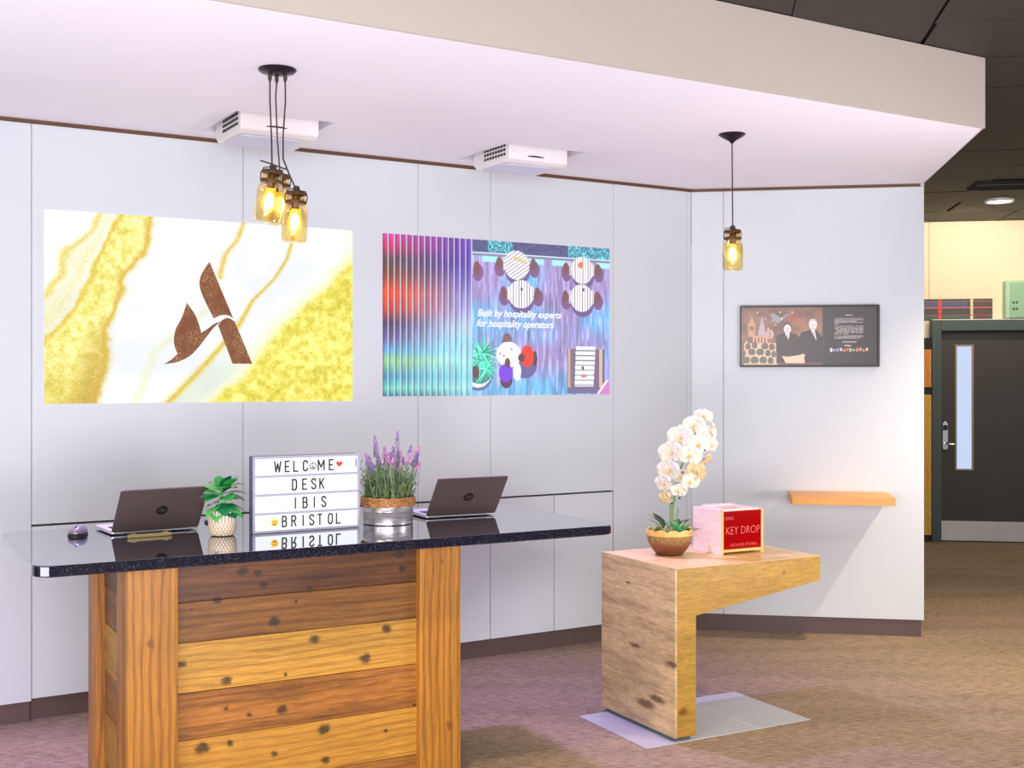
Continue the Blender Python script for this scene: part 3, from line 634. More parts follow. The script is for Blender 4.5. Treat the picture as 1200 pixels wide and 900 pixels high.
# ---- laptops
def laptop(x, y, rz, label, wdt=.325):
    g = empty('laptop', (0, 0, 0), 0); tag(g, label, 'laptop', 'laptops on the black worktop')
    c, s = math.cos(R(DA)), math.sin(R(DA)); g.location = (DO[0] + x * c - y * s, DO[1] + x * s + y * c, CT); g.rotation_euler.z = R(DA + rz)
    MB().prism(rrect(0, wdt, .0, .225, .01), .004, .017).build('base', M['laptop_silver'], g, .002)
    kb = MB().prism(rrect(.02, wdt - .02, .02, .125, .004), .0172, .0180).build('keyboard_well', M['black'], g)
    km = MB()
    for r in range(5):
        for q in range(14): km.box(.025 + q * (wdt - .05) / 14, .023 + (q + 1) * (wdt - .05) / 14, .025 + r * .019, .041 + r * .019, .0181, .0195)
    tag(km.build('keys', M['cord'], kb), kind='stuff')
    MB().prism(rrect(wdt / 2 - .055, wdt / 2 + .055, .14, .205, .004), .0171, .0176).build('touchpad', M['steel'], g)
    for fx in (.03, wdt - .06): MB().box(fx, fx + .03, .01, .02, .0003, .0045).box(fx, fx + .03, .19, .20, .0003, .0045).build('rubber_foot', M['black'], g)
    MB().tube([(.04, .004, .014), (wdt - .04, .004, .014)], .006, 10).build('hinge', M['black'], g)
    lid = empty('lid', (0, .002, .014), 0, g); lid.rotation_euler.x = R(38)
    # lid local: z up along the lid, -y faces the camera
    MB().prism(rrect(0, wdt, .0, .207, .008), -.006, 0, 'y').build('lid_shell', M['screen_dark'], lid, .0015)
    MB().prism(rrect(.006, wdt - .006, .008, .2, .004), .0002, .0012, 'y').build('screen', plain('dark_screen', (.01, .01, .015, 1), .1), lid)
    cx, cz = wdt * .515, .100
    disc = MB().prism([(cx + .0215 * math.cos(R(a)), cz + .0215 * math.sin(R(a))) for a in range(0, 360, 12)], -.0068, -.0061, 'y').build('emblem', M['black'], lid)
    lm = plain('emblem_grey', srgb(120, 108, 104), .3, .6)
    text_mesh('emblem_letters', 'hp', cx - .0145, cx + .0145, cz - .014, cz + .014, -.0073, lm, disc, .35, .0003)
    return g
laptop(.347, .644, 4.5, 'dark grey laptop with a round emblem standing left of the small green plant')
laptop(1.573, .548, -2.5, 'dark grey laptop with a round emblem standing right of the lavender pot', .315)
def on_desk(x, y, z=CT): c, s = math.cos(R(DA)), math.sin(R(DA)); return (DO[0] + x * c - y * s, DO[1] + x * s + y * c, z)
# brass block in front of the left laptop
st = empty('name_block', on_desk(.386, .53), DA + 4); tag(st, 'small flat brass coloured block lying before the left laptop', 'block')
MB().box(0, .158, 0, .02, .0005, .013).build('bar', plain('dull_brass', srgb(150, 132, 90), .45, .4), st, .002)
MB().box(.012, .028, .002, .018, .0131, .016).box(.128, .144, .002, .018, .0131, .016).build('raised_ends', plain('dull_brass2', srgb(168, 150, 104), .45, .4), st, .001)
# phone at the rear
ph = MB().prism(rrect(-.05, .06, -.03, .03, .008), .0005, .009).build('phone', M['black'], None, .002); ph.location = on_desk(.80, .855); ph.rotation_euler.z = R(DA)
tag(ph, 'flat black phone lying behind the left laptop beside the small plant', 'phone')
# mouse
mo = empty('computer_mouse', on_desk(.242, .715), DA - 20); tag(mo, 'dark computer mouse with a glossy grey back at the left end of the worktop', 'mouse')
def dome(rx, ry, h, n=24, r=10, z0=0, cut=1.0):
    m = MB(); vs = []; fs = []
    for i in range(r + 1):
        t = i / r * math.pi / 2; 
        for k in range(n):
            a = 2 * math.pi * k / n; vs.append((rx * math.cos(t) ** .6 * math.cos(a), ry * math.cos(t) ** .6 * math.sin(a), z0 + h * math.sin(t) * (1 + .12 * math.cos(a))))
    for i in range(r):
        for k in range(n): k2 = (k + 1) % n; fs.append((i * n + k, i * n + k2, (i + 1) * n + k2, (i + 1) * n + k))
    fs.append(tuple(range(n))[::-1]); return m.add(vs, fs)
dome(.036, .055, .013, z0=.001).build('underside', M['black'], mo, smooth=True)
dome(.034, .052, .026, z0=.011).build('shell', plain('mouse_shell', srgb(120, 112, 122), .25, .3), mo, smooth=True)
MB().lathe([(.002, -.004), (.008, -.003), (.008, .003), (.002, .004)], 16).build('wheel', M['black'], mo, loc=(0, -.032, .031), rot=(0, R(90), 0), smooth=True)

# ---- small green plant
gp = empty('potted_plant', on_desk(.706, .455), DA); tag(gp, 'small plant with rounded green leaves in a cream embossed pot', 'plant')
def embossed():
    q = NT('embossed_cream'); v = q.coords(); tc = q.n('ShaderNodeTexCoord').outputs['Object']; sp = q.n('ShaderNodeSeparateXYZ', {0: tc})
    an = q.n('ShaderNodeMath', {0: sp.outputs[1], 1: sp.outputs[0]}, operation='ARCTAN2').outputs[0]
    a = q.n('ShaderNodeMath', {0: an, 1: 24.0}, operation='MULTIPLY').outputs[0]; s1 = q.n('ShaderNodeMath', {0: a}, operation='SINE').outputs[0]
    zz = q.n('ShaderNodeMath', {0: sp.outputs[2], 1: 300.0}, operation='MULTIPLY').outputs[0]; s2 = q.n('ShaderNodeMath', {0: zz}, operation='SINE').outputs[0]
    hi = q.n('ShaderNodeMath', {0: sp.outputs[2], 1: .055}, operation='GREATER_THAN').outputs[0]
    mm = q.n('ShaderNodeMath', {0: s1, 1: s2}, operation='MULTIPLY').outputs[0]
    h = q.n('ShaderNodeMix', {0: hi, 2: mm, 3: s1}).outputs[0]
    col = q.ramp(h, [(.1, srgb(196, 174, 150)), (.6, srgb(240, 226, 206))]); q.l(col, q.b.inputs['Base Color']); q.set(Roughness=.6); q.bump(h, .8, .002); return q.m
MB().lathe([(.034, 0), (.044, .004), (.050, .02), (.052, .05), (.050, .094), (.047, .094), (.047, .080), (.002, .078)], 40).build('pot', embossed(), gp, smooth=True)
MB().lathe([(.002, .084), (.046, .083)], 24, cap=False).build('soil', plain('soil', (.03, .02, .012, 1), .9), gp)
GL = [plain('leaf_green_%d' % k, c, .38, var=.25, scale=40) for k, c in enumerate((srgb(44, 148, 66), srgb(18, 104, 62), srgb(80, 176, 84), srgb(18, 88, 70)))]
def leaf_mb(L, Wd, bend=.3, n=8, fold=.15, tipw=.0, stalk=.12):
    vs = []; fs = []
    for i in range(n + 1):
        t = i / n; wv = Wd * (math.sin(math.pi * min(1, max(.02, (t - stalk) / (1 - stalk)))) ** .7 if t > stalk else .04); wv = max(wv, .0012)
        x = L * t; z = -bend * L * t * t; 
        vs += [(x, -wv, z + fold * wv), (x, 0, z), (x, wv, z + fold * wv), (x, wv, z + fold * wv - .001), (x, 0, z - .001), (x, -wv, z + fold * wv - .001)]
    for i in range(n):
        a = i * 6; b = a + 6
        for k in range(6): k2 = (k + 1) % 6; fs.append((a + k, a + k2, b + k2, b + k))
    fs.append(tuple(range(6))[::-1]); fs.append(tuple(range(n * 6, n * 6 + 6)))
    return MB().add(vs, fs)
def leaf_obj(p, name, L, Wd, loc, az, el, m, bend=.3, roll=0, fold=.15):
    o = leaf_mb(L, Wd, bend, fold=fold).build(name, m, p, smooth=True)
    o.matrix_local = Matrix.Translation(loc) @ Matrix.Rotation(R(az), 4, 'Z') @ Matrix.Rotation(R(-el), 4, 'Y') @ Matrix.Rotation(R(roll), 4, 'X'); return o
rg = random.Random(11)
stem = MB().tube([(0, 0, .08), (.002, 0, .13), (-.004, .002, .17)], .004).tube([(0, .005, .08), (.015, .0, .14)], .003).tube([(0, -.01, .08), (-.015, -.01, .135)], .003)
stem.build('stem', GL[2], gp)
spec = [(-60, 12, .085, .022, .10), (-100, -5, .085, .026, .12), (-150, 0, .09, .028, .11), (180, 25, .085, .02, .14), (-120, 30, .075, .022, .15), (-20, 25, .085, .02, .15), (5, 40, .08, .019, .165), (-60, 40, .07, .022, .16), (90, 70, .07, .022, .165), (-80, 75, .075, .02, .165), (150, 40, .07, .018, .16), (40, 20, .08, .02, .13), (-160, 30, .075, .02, .15), (0, 0, .10, .014, .115), (-35, -10, .085, .022, .11), (120, 10, .08, .022, .12), (-90, 20, .08, .024, .14), (-70, -15, .08, .026, .115), (-130, -20, .08, .026, .112), (-30, 15, .08, .024, .14), (-50, 60, .08, .02, .165), (-140, 50, .075, .02, .165), (-95, 45, .07, .022, .16), (20, 60, .075, .02, .17), (-170, 5, .07, .024, .15)]
for k, (az, el, L, wd, z) in enumerate(spec):
    leaf_obj(gp, 'leaf', L * .9, wd * 1.2, (.005 * math.cos(R(az)), .005 * math.sin(R(az)), z), az, el, GL[k % 4], .45, rg.uniform(-20, 20))

# ---- light box sign
lb = empty('light_box', on_desk(.811, .42), DA + 1.2); tag(lb, 'lit letter sign reading welcome desk ibis bristol in a pale frame', 'sign')
LW, LH = .424, .287
M['lframe'] = plain('lilac_grey_frame', srgb(150, 148, 170), .4, var=.03)
M['lside'] = plain('dark_frame_side', srgb(62, 64, 104), .45, var=.05)
MB().box(0, LW, .0125, .05, .001, LH).build('back_case', M['lside'], lb, .002)
fr = .0085
MB().box(0, fr, 0, .0123, .001, LH).box(LW - fr, LW, 0, .0123, .001, LH).box(fr, LW - fr, 0, .0123, .001, fr * 1.2).box(fr, LW - fr, 0, .0123, LH - fr * 1.1, LH).build('frame', M['lframe'], lb, .001)
gl = emis('lit_panel', (.93, .95, 1, 1), 1.25)
zr = [.010, .068, .077, .1375, .1465, .207, .216, .2775]
for k in range(4): MB().box(fr + .0005, LW - fr - .0005, .004, .012, zr[2 * k] , zr[2 * k + 1]).build('lit_row', gl, lb)
for k in range(3): MB().box(fr, LW - fr, .0005, .0122, zr[2 * k + 1] + .0002, zr[2 * k + 2] - .0002).build('rail', M['lframe'], lb, .0008)
ink = plain('black_ink', (.012, .012, .014, 1), .5)
def lx(px): return (px - 105) / 805 * LW
def arcp(cx, cy, rx, ry, a0, a1, n=6): return [(cx + rx * math.cos(R(a0 + (a1 - a0) * k / n)), cy + ry * math.sin(R(a0 + (a1 - a0) * k / n))) for k in range(n + 1)]
GLY = {'W': [[(0, 1), (.22, 0), (.5, .8), (.78, 0), (1, 1)]], 'E': [[(1, 1), (0, 1), (0, 0), (1, 0)], [(0, .5), (.8, .5)]], 'L': [[(0, 1), (0, 0), (1, 0)]],
 'C': [arcp(.5, .75, .5, .25, 0, 180) + arcp(.5, .25, .5, .25, 180, 360)], 'M': [[(0, 0), (0, 1), (.5, .3), (1, 1), (1, 0)]], 'D': [[(0, 0), (0, 1), (.45, 1)] + arcp(.5, .72, .5, .28, 90, 0) + arcp(.5, .28, .5, .28, 0, -90) + [(0, 0)]],
 'S': [arcp(.5, .76, .5, .24, 10, 180) + [(.04, .66), (.96, .34)] + arcp(.5, .24, .5, .24, 0, -170)], 'K': [[(0, 0), (0, 1)], [(1, 1), (.05, .42)], [(.35, .58), (1, 0)]], 'I': [[(.5, 0), (.5, 1)]],
 'B': [[(0, 0), (0, 1), (.6, 1)] + arcp(.6, .77, .34, .23, 90, -90) + [(0, .54)], [(.6, .54)] + arcp(.6, .27, .4, .27, 90, -90) + [(0, 0)]], 'R': [[(0, 0), (0, 1), (.6, 1)] + arcp(.6, .76, .38, .24, 90, -90) + [(0, .52)], [(.55, .52), (1, 0)]],
 'T': [[(0, 1), (1, 1)], [(.5, 1), (.5, 0)]], 'O': [arcp(.5, .75, .5, .25, 0, 180) + arcp(.5, .25, .5, .25, 180, 360) + [(1, .75)]]}
def glyph(ch, cx, z0, wd, ht, th=.0058):
    m = MB(); ix = wd - th; iz = ht - th
    for pl in GLY[ch]:
        P = [(cx - ix / 2 + u * ix, z0 + th / 2 + v * iz) for u, v in pl]
        for a, b in zip(P[:-1], P[1:]):
            dx, dz = b[0] - a[0], b[1] - a[1]; L = math.hypot(dx, dz)
            if L < 1e-5: continue
            nx2, nz2 = -dz / L * th / 2, dx / L * th / 2; ex, ez = dx / L * th * .35, dz / L * th * .35
            m.prism([(a[0] - ex + nx2, a[1] - ez + nz2), (b[0] + ex + nx2, b[1] + ez + nz2), (b[0] + ex - nx2, b[1] + ez - nz2), (a[0] - ex - nx2, a[1] - ez - nz2)], .0030, .0037, 'y')
    return m
rows = [(3, 'WELC ME', [285, 357, 420, 492, 550, 612, 690]), (2, 'DESK', [410, 487, 555, 617]), (1, 'IBIS', [417, 490, 560, 632]), (0, 'BRISTOL', [335, 405, 475, 540, 602, 683, 745])]
for r, s, xs in rows:
    z0 = zr[2 * r]; 
    for chh, px_ in zip(s, xs):
        if chh == ' ': continue
        ww = .0215 if chh not in 'IWM' else (.0065 if chh == 'I' else .029)
        glyph(chh, lx(px_), z0 + .0085, ww, .044).build('letter', ink, lb)
red = plain('red_ink', srgb(226, 40, 50), .5); yel = plain('yellow_ink', srgb(230, 180, 60), .5)
hx = lx(752); hz = zr[6] + .033
hp_ = [(16 * math.sin(t) ** 3, 13 * math.cos(t) - 5 * math.cos(2 * t) - 2 * math.cos(3 * t) - math.cos(4 * t)) for t in [2 * math.pi * k / 28 for k in range(28)]]
MB().prism([(hx + a * .00082, hz + b * .00082) for a, b in hp_], .0030, .0036, 'y').build('heart', red, lb)
def ringz(m, cx, cz, r0, r1, y0, y1, n=28):
    P = [(cx + r1 * math.cos(2 * math.pi * k / n), cz + r1 * math.sin(2 * math.pi * k / n)) for k in range(n)]; Q = [(cx + r0 * math.cos(2 * math.pi * k / n), cz + r0 * math.sin(2 * math.pi * k / n)) for k in range(n)]
    for k in range(n): m.prism([P[k], P[(k + 1) % n], Q[(k + 1) % n], Q[k]], y0, y1, 'y')
    return m
m = ringz(MB(), lx(550), zr[6] + .028, .0105, .0135, .0030, .0036); m.box(lx(550) - .0013, lx(550) + .0013, .0030, .0036, zr[6] + .017, zr[6] + .039)
for s_ in (-1, 1): m.prism([(lx(550), zr[6] + .0290), (lx(550) + s_ * .0088, zr[6] + .0200), (lx(550) + s_ * .0072, zr[6] + .0175), (lx(550), zr[6] + .0255)], .0030, .0036, 'y')
m.build('peace_sign', ink, lb)
fx_, fz_ = lx(262), zr[0] + .029
sm = MB().prism([(fx_ + .0145 * math.cos(R(a)), fz_ + .0145 * math.sin(R(a))) for a in range(0, 360, 12)], .0030, .0036, 'y').build('smiley', yel, lb)
m = MB()
for s_ in (-1, 1): m.prism([(fx_ + s_ * .005 + .0018 * math.cos(R(a)), fz_ + .004 + .003 * math.sin(R(a))) for a in range(0, 360, 45)], .0024, .0029, 'y')
m.prism([(fx_ + .0085 * math.cos(R(a)), fz_ - .001 + .0085 * math.sin(R(a))) for a in range(200, 341, 14)] + [(fx_ + .0065 * math.cos(R(a)), fz_ - .001 + .0055 * math.sin(R(a))) for a in range(340, 199, -14)], .0024, .0029, 'y')
m.build('smiley_face', ink, sm)
MB().box(lx(878), lx(888), .0030, .0036, zr[6] + .02, zr[6] + .05).build('edge_tile', plain('violet_ink', srgb(110, 90, 140), .5), lb)

# ---- lavender in a tin pot
lv = empty('lavender_pot', on_desk(1.385, .50), DA); tag(lv, 'lavender with pink purple blooms in a round tin pot bound with rope', 'plant')
def tin():
    q = NT('galvanised_tin'); n = q.noise(q.coords((1, 1, 6)), 14, 3); q.l(q.ramp(n, [(.3, srgb(150, 146, 150)), (.7, srgb(206, 202, 206))]), q.b.inputs['Base Color']); q.set(Metallic=.7, Roughness=.32); return q.m
rad = .099
MB().lathe([(rad - .004, 0), (rad, .003), (rad, .05), (rad + .002, .053), (rad, .056), (rad, .10), (rad - .004, .10), (rad - .004, .08), (.002, .078)], 48).build('tin_pot', tin(), lv, smooth=True)
MB().lathe([(.001, .086), (rad - .005, .085)], 24, cap=False).build('soil', plain('soil2', (.03, .02, .012, 1), .9), lv)
rope = wood('rope_fibre', srgb(190, 132, 74), srgb(110, 66, 34), (60, 60, 60), .9, fine=.4)
m = MB()
for k in range(4):
    pts = []
    for i in range(73):
        a = 2 * math.pi * i / 72; pts.append(((rad + .005 + .0022 * math.sin(14 * a + k)) * math.cos(a), (rad + .005 + .0022 * math.sin(14 * a + k)) * math.sin(a), .076 + k * .0088 + .0016 * math.cos(14 * a + k * 2)))
    m.tube(pts, .0052, 6)
m.build('rope_band', rope, lv, smooth=True)
rg = random.Random(5)
GS = [plain('lavender_leaf_%d' % k, c, .6, var=.3, scale=60) for k, c in enumerate((srgb(80, 112, 70), srgb(104, 134, 92), srgb(64, 98, 96), srgb(140, 148, 96)))]
PU = [plain('lavender_bloom_%d' % k, c, .6, var=.25, scale=90) for k, c in enumerate((srgb(186, 130, 184), srgb(150, 124, 180), srgb(126, 108, 156), srgb(196, 140, 178)))]
fm = [MB() for _ in GS]
for k in range(330):
    a = rg.uniform(0, 6.283); r = math.sqrt(rg.random()) * (rad - .012); h = rg.uniform(.04, .155) ; b = (r * math.cos(a), r * math.sin(a), .084)
    out = rg.uniform(.0, .035); t = (b[0] + math.cos(a) * out + rg.uniform(-.02, .02), b[1] + math.sin(a) * out + rg.uniform(-.02, .02), .084 + h)
    m = fm[k % 4]; m.tube([b, tuple((p + q) / 2 for p, q in zip(b, t)), t], [.0012, .0012, .0006], 4)
    for q in range(7):
        s = rg.uniform(.25, 1); c = tuple(p + (u - p) * s for p, u in zip(b, t)); da = rg.uniform(0, 6.283); L = rg.uniform(.014, .03); dz = rg.uniform(.3, 1.0) * L
        e = (c[0] + math.cos(da) * L, c[1] + math.sin(da) * L, c[2] + dz); md = tuple((p + u) / 2 for p, u in zip(c, e)); wd = .0028
        px2, py2 = -math.sin(da) * wd, math.cos(da) * wd
        m.add([c, (md[0] + px2, md[1] + py2, md[2]), e, (md[0] - px2, md[1] - py2, md[2]), (md[0], md[1], md[2] - .001)], [(0, 1, 2, 3), (0, 4, 1), (1, 4, 2), (2, 4, 3), (3, 4, 0)])
for k, m in enumerate(fm): tag(m.build('foliage', GS[k], lv), kind='stuff')
# bloom spikes: (dx across view, height, length)
bl = [(-.075, .165, .05), (-.062, .235, .06), (-.04, .20, .06), (-.02, .155, .05), (.002, .165, .055), (.012, .245, .07), (.03, .17, .05), (.055, .175, .055), (.035, .185, .05), (.08, .20, .045), (.095, .165, .05), (.11, .20, .045), (.12, .15, .045), (-.09, .16, .05), (-.05, .165, .05), (.105, .14, .04), (.0, .19, .05), (.045, .19, .05)]
bl += [(rg.uniform(-.09, .11), rg.uniform(.13, .18), rg.uniform(.035, .05)) for _ in range(14)]
for k, (dx, h, L) in enumerate(bl):
    y = rg.uniform(-.07, .06); p0 = Vector((dx * .55, y * .7, .085)); p1_ = Vector((dx, y, .084 + h - L * .5)); d = (p1_ - p0).normalized(); tip = p1_ + d * L
    sp = MB().tube([p0, (p0 + p1_) / 2 + Vector((0, 0, .008)), p1_, tip], .0013, 5).build('flower_stem', GS[1], lv)
    m = MB()
    for q in range(90):
        t = rg.random(); c = p1_ + d * (L * t); a = rg.uniform(0, 6.283); rr = .0115 * (1 - t * .75) ; e = c + Vector((math.cos(a) * rr, math.sin(a) * rr, rg.uniform(.002, .006)))
        s = .0027
        m.add([e + Vector((s, 0, 0)), e + Vector((-s, 0, 0)), e + Vector((0, s, 0)), e + Vector((0, -s, 0)), e + Vector((0, 0, s * 1.4)), e + Vector((0, 0, -s))], [(0, 2, 4), (2, 1, 4), (1, 3, 4), (3, 0, 4), (2, 0, 5), (1, 2, 5), (3, 1, 5), (0, 3, 5)])
    tag(m.build('flower_spike', PU[k % 4], lv), kind='stuff')

# ------------------------------------------------------------------ oak side table on a steel plate
TO = (.6917, 5.034, 0); TA = 28.1
sd = empty('side_table', TO, TA); tag(sd, 'oak side table with one slab leg and a tapered cantilevered top on a steel plate', 'table')
tk = [(.60, -.001, .68, .008), (.045, -.001, .13, .02)]
oak1 = wood('oak_front_warm_lit', srgb(180, 140, 56), srgb(136, 98, 36), (1.4, 12, 12), .5, tk, .42, 2, .3, srgb(110, 62, 24), patch=.12)  # one oak; warm light on the front put into its yellow tone
oak2 = wood('oak_side_cool_lit', srgb(214, 184, 136), srgb(164, 132, 94), (8, 1.2, 9), .6, [(-.001, .36, .63, .006), (-.001, .30, .36, .012), (-.001, .02, .33, .014), (-.001, .22, .12, .02), (-.001, .13, .16, .016)], .42, 7, .3, srgb(90, 60, 40), patch=.30)  # same oak; cooler light on this side put into its tone
oak3 = wood('oak_top_lit', srgb(234, 200, 140), srgb(202, 160, 100), (1.4, 10, 12), .4, (), .35, 4, .2)  # same oak; light on the top put into a paler tone
PF = [(.012, .0217), (.112, .0217), (.112, .534), (.79, .628), (.813, .628), (.813, .7405), (.012, .7405)]
MB().prism(PF, .002, .578, 'y').build('slab_body', oak1, sd, .001)
MB().box(0, .0118, 0, .58, .0217, .742).build('end_panel', oak2, sd, .001)
MB().box(.0119, .813, .004, .576, .7406, .742).build('lit_top_sheet', oak3, sd)  # thin sheet carrying the lighter tone of the lit top
MB().box(.008, .10, .03, .55, .0045, .0216).build('plinth', M['frame'], sd)
sp_ = M['steel']
c, s = math.cos(R(TA)), math.sin(R(TA))
px0 = ((.561 - TO[0]) * c + (4.964 - TO[1]) * s, -(.561 - TO[0]) * s + (4.964 - TO[1]) * c)
x0, y0 = px0
MB().box(x0, x0 + .598, y0, y0 + .54, .0003, .0043).build('base_plate', sp_, sd, .0008)
MB().box(x0 + .601, x0 + .90, y0, y0 + .54, .0003, .0043).build('base_plate', sp_, sd, .0008)
MB().box(x0 + .5981, x0 + .6009, y0 + .001, y0 + .539, .0003, .0038).build('plate_joint', plain('pale_joint', (.8, .8, .8, 1), .5), sd)
def on_tab(x, y, z=.742): return (TO[0] + x * c - y * s, TO[1] + x * s + y * c, z)

# ---- key drop box
kd = empty('key_drop_box', on_tab(.418, .217), TA); tag(kd, 'pale wooden box with red see-through front lettered key drop on the side table', 'box')
KW, KD, KH = .243, .215, .205
kwd = wood('pale_ply', srgb(238, 214, 196), srgb(220, 188, 164), (9, 1.2, 8), .4, (), .5, 3, .12)
kwe = wood('ply_edge', srgb(236, 176, 90), srgb(206, 140, 60), (9, 9, 1.2), .4, (), .5, 5, .12)
MB().box(.0, .011, .002, KD, .0005, KH).build('side_panel', kwd, kd, .001); MB().box(KW - .011, KW, .002, KD, .0005, KH).build('side_panel', kwd, kd, .001)
MB().box(0, .011, 0, .0019, .0005, KH).box(KW - .011, KW, 0, .0019, .0005, KH).build('panel_edge', kwe, kd)
MB().box(.0112, KW - .0112, .001, KD, .012, .024).build('bottom_panel', kwe, kd, .001)
MB().box(.0112, KW - .0112, KD - .011, KD, .0242, KH - .012).build('rear_panel', kwd, kd)
MB().box(.0112, KW - .0112, .018, .07, KH - .011, KH).box(.0112, KW - .0112, .12, KD, KH - .011, KH).box(.0112, .07, .0701, .1199, KH - .011, KH).box(KW - .07, KW - .0112, .0701, .1199, KH - .011, KH).build('top_panel', kwd, kd, .001)
MB().prism(rrect(.035, KW - .035, .15, .205, .02), KH + .0005, KH + .008).build('slot_cover', kwd, kd, .001)
def redac():
    q = NT('red_acrylic'); t = q.n('ShaderNodeBsdfTransparent', {'Color': (.8, .03, .04, 1)}); q.set(Roughness=.08); q.b.inputs['Base Color'].default_value = srgb(176, 8, 16)
    mx = q.n('ShaderNodeMixShader', {0: .45, 1: t.outputs[0], 2: q.b.outputs[0]}); q.l(mx.outputs[0], q.out.inputs[0]); return q.m
MB().box(.0113, KW - .0113, .003, .007, .0243, KH - .006).build('red_panel', redac(), kd)
kt = plain('etched_pale', srgb(200, 84, 80), .5)
text_mesh('lettering', 'KEY DROP', .028, KW - .018, .093, .128, .0026, kt, kd, 0, .0002, -.012)
text_mesh('lettering', 'EXPRESS', .022, .072, .160, .174, .0026, kt, kd, 0, .0002, -.012)
m = MB()
for k in range(9): m.box(.05 + k * .018, .05 + k * .018 + rg.uniform(.008, .014), .0018, .0026, .040, .043).box(.06 + k * .016, .06 + k * .016 + rg.uniform(.006, .012), .0018, .0026, .047, .050)
m.build('small_print', kt, kd)
MB().tube([(.055, .10, .03), (.10, .10, .17)], .006).build('inner_divider', kwe, kd)

# ---- orchid
oc = empty('potted_orchid', on_tab(.225, .353), TA - 0); tag(oc, 'tall white orchid with trailing blooms in a brown and tan bowl', 'plant')
def bowlmat():
    q = NT('bowl_glaze'); tc = q.n('ShaderNodeTexCoord').outputs['Object']; z = q.n('ShaderNodeSeparateXYZ', {0: tc}).outputs[2]
    n = q.noise(q.coords((1, 1, 5)), 60, 3, .7)
    base = q.ramp(z, [(0, srgb(84, 40, 28)), (.05, srgb(112, 66, 34)), (.085, srgb(130, 96, 52)), (.1, srgb(150, 110, 56))])
    sp = q.ramp(n, [(.5, (0, 0, 0)), (.62, (1, 1, 1))]); up = q.n('ShaderNodeMapRange', {'Value': z, 'From Min': .045, 'From Max': .095}).outputs[0]
    f = q.n('ShaderNodeMath', {0: q.n('ShaderNodeRGBToBW', {0: sp}).outputs[0], 1: up}, operation='MULTIPLY').outputs[0]
    q.l(q.mix(f, base, srgb(206, 176, 110)), q.b.inputs['Base Color']); q.set(Roughness=.45); q.bump(n, .4, .003); return q.m
MB().lathe([(.054, 0), (.06, .003), (.082, .03), (.099, .062), (.107, .095), (.103, .097), (.095, .075), (.08, .06), (.002, .06)], 48).build('bowl', bowlmat(), oc, smooth=True)
vs = []; fs = []; n = 96
for k in range(n):
    a = 2 * math.pi * k / n; h = .018 + .011 * abs(math.sin(a * 5.5)) ** .7 * (1 if 3.4 < a < 6.1 else .7); co, si = math.cos(a), math.sin(a)
    for r, z in ((.107, .094), (.106, .094 + h), (.1, .094 + h), (.1, .094)): vs.append((r * co, r * si, z))
for k in range(n):
    k2 = (k + 1) % n
    for q in range(4): fs.append((k * 4 + q, k2 * 4 + q, k2 * 4 + (q + 1) % 4, k * 4 + (q + 1) % 4))
MB().add(vs, fs).build('scalloped_rim', plain('tan_glaze', srgb(222, 172, 96), .5, var=.25, scale=50), oc, smooth=True)
MB().lathe([(.002, .088), (.1, .085)], 24, cap=False).build('moss', plain('moss', srgb(56, 70, 34), .95, var=.5, scale=60), oc)
darkg = plain('orchid_leaf', srgb(44, 60, 40), .4, var=.3, scale=30); stemg = plain('orchid_stem', srgb(96, 134, 60), .5, var=.2, scale=30); ltg = plain('succulent_pale', srgb(170, 190, 130), .5, var=.2, scale=50); brg = plain('succulent_bright', srgb(50, 150, 84), .45, var=.3, scale=50); pinkg = plain('succulent_pink', srgb(190, 140, 120), .5, var=.2)
# local frame: x to the right along the table; view comes from about -y
for az, el, L, wd, mt in ((10, 42, .13, .022, darkg), (-5, 22, .15, .022, darkg), (28, 50, .10, .02, darkg), (160, 55, .11, .014, darkg), (175, 62, .13, .012, stemg), (100, 60, .12, .02, darkg), (-20, 30, .1, .014, ltg), (200, 50, .07, .01, darkg)):
    leaf_obj(oc, 'leaf', L, wd, (.012 * math.cos(R(az)), .012 * math.sin(R(az)), .10), az, el, mt, .35)
# succulents
for cx, cy, rr, mt, nn in ((-.055, -.03, .045, ltg, 22), (-.03, -.055, .036, pinkg, 12), (0, -.055, .05, brg, 22), (.05, -.045, .05, stemg, 18), (-.075, .02, .04, ltg, 12), (.03, -.02, .06, ltg, 12), (.06, .03, .04, brg, 14), (.0, .06, .045, brg, 14)):
    m = MB()
    for k in range(nn):
        az = rg.uniform(0, 360); el = rg.uniform(15, 85); L = rr * rg.uniform(1.0, 1.5); q = leaf_mb(L, L * .10, .2, 4, .3)
        mt_ = Matrix.Translation((cx, cy, .092)) @ Matrix.Rotation(R(az), 4, 'Z') @ Matrix.Rotation(R(-el), 4, 'Y'); m.add([mt_ @ Vector(v) for v in q.v], q.f)
    m.build('succulent', mt, oc, smooth=True)
# orchid: pixel study turned to metres: x across, z height above the table
def ox(px): return (px - 785) * 5.43 / 1390
def oz(py): return (651 - py) * 5.43 / 1390
CR = Matrix.Rotation(R(-TA), 3, 'Z')     # x across the view -> local frame
def OL(px, py, dy=0): v = CR @ Vector((ox(px), dy, 0)); return Vector((v.x, v.y, oz(py)))
MB().tube([OL(790, 632), OL(789, 600, .01), OL(793, 570, .01), OL(800, 545, .01), OL(812, 520, .0), OL(818, 500, .0), OL(819, 486, -.02)], [.005, .0045, .004, .0035, .003, .0025, .002], 8).build('flower_stem', stemg, oc, smooth=True)
MB().tube([OL(787, 632), OL(786, 600, .0), OL(788, 575, -.01), OL(785, 555, -.02), OL(780, 530, -.03), OL(790, 508, -.03)], [.005, .0045, .004, .003, .0025, .002], 8).build('flower_stem', stemg, oc, smooth=True)
MB().tube([OL(794, 634), OL(794, 612, .02), OL(796, 596, .02)], .0035, 6).build('flower_stem', stemg, oc)
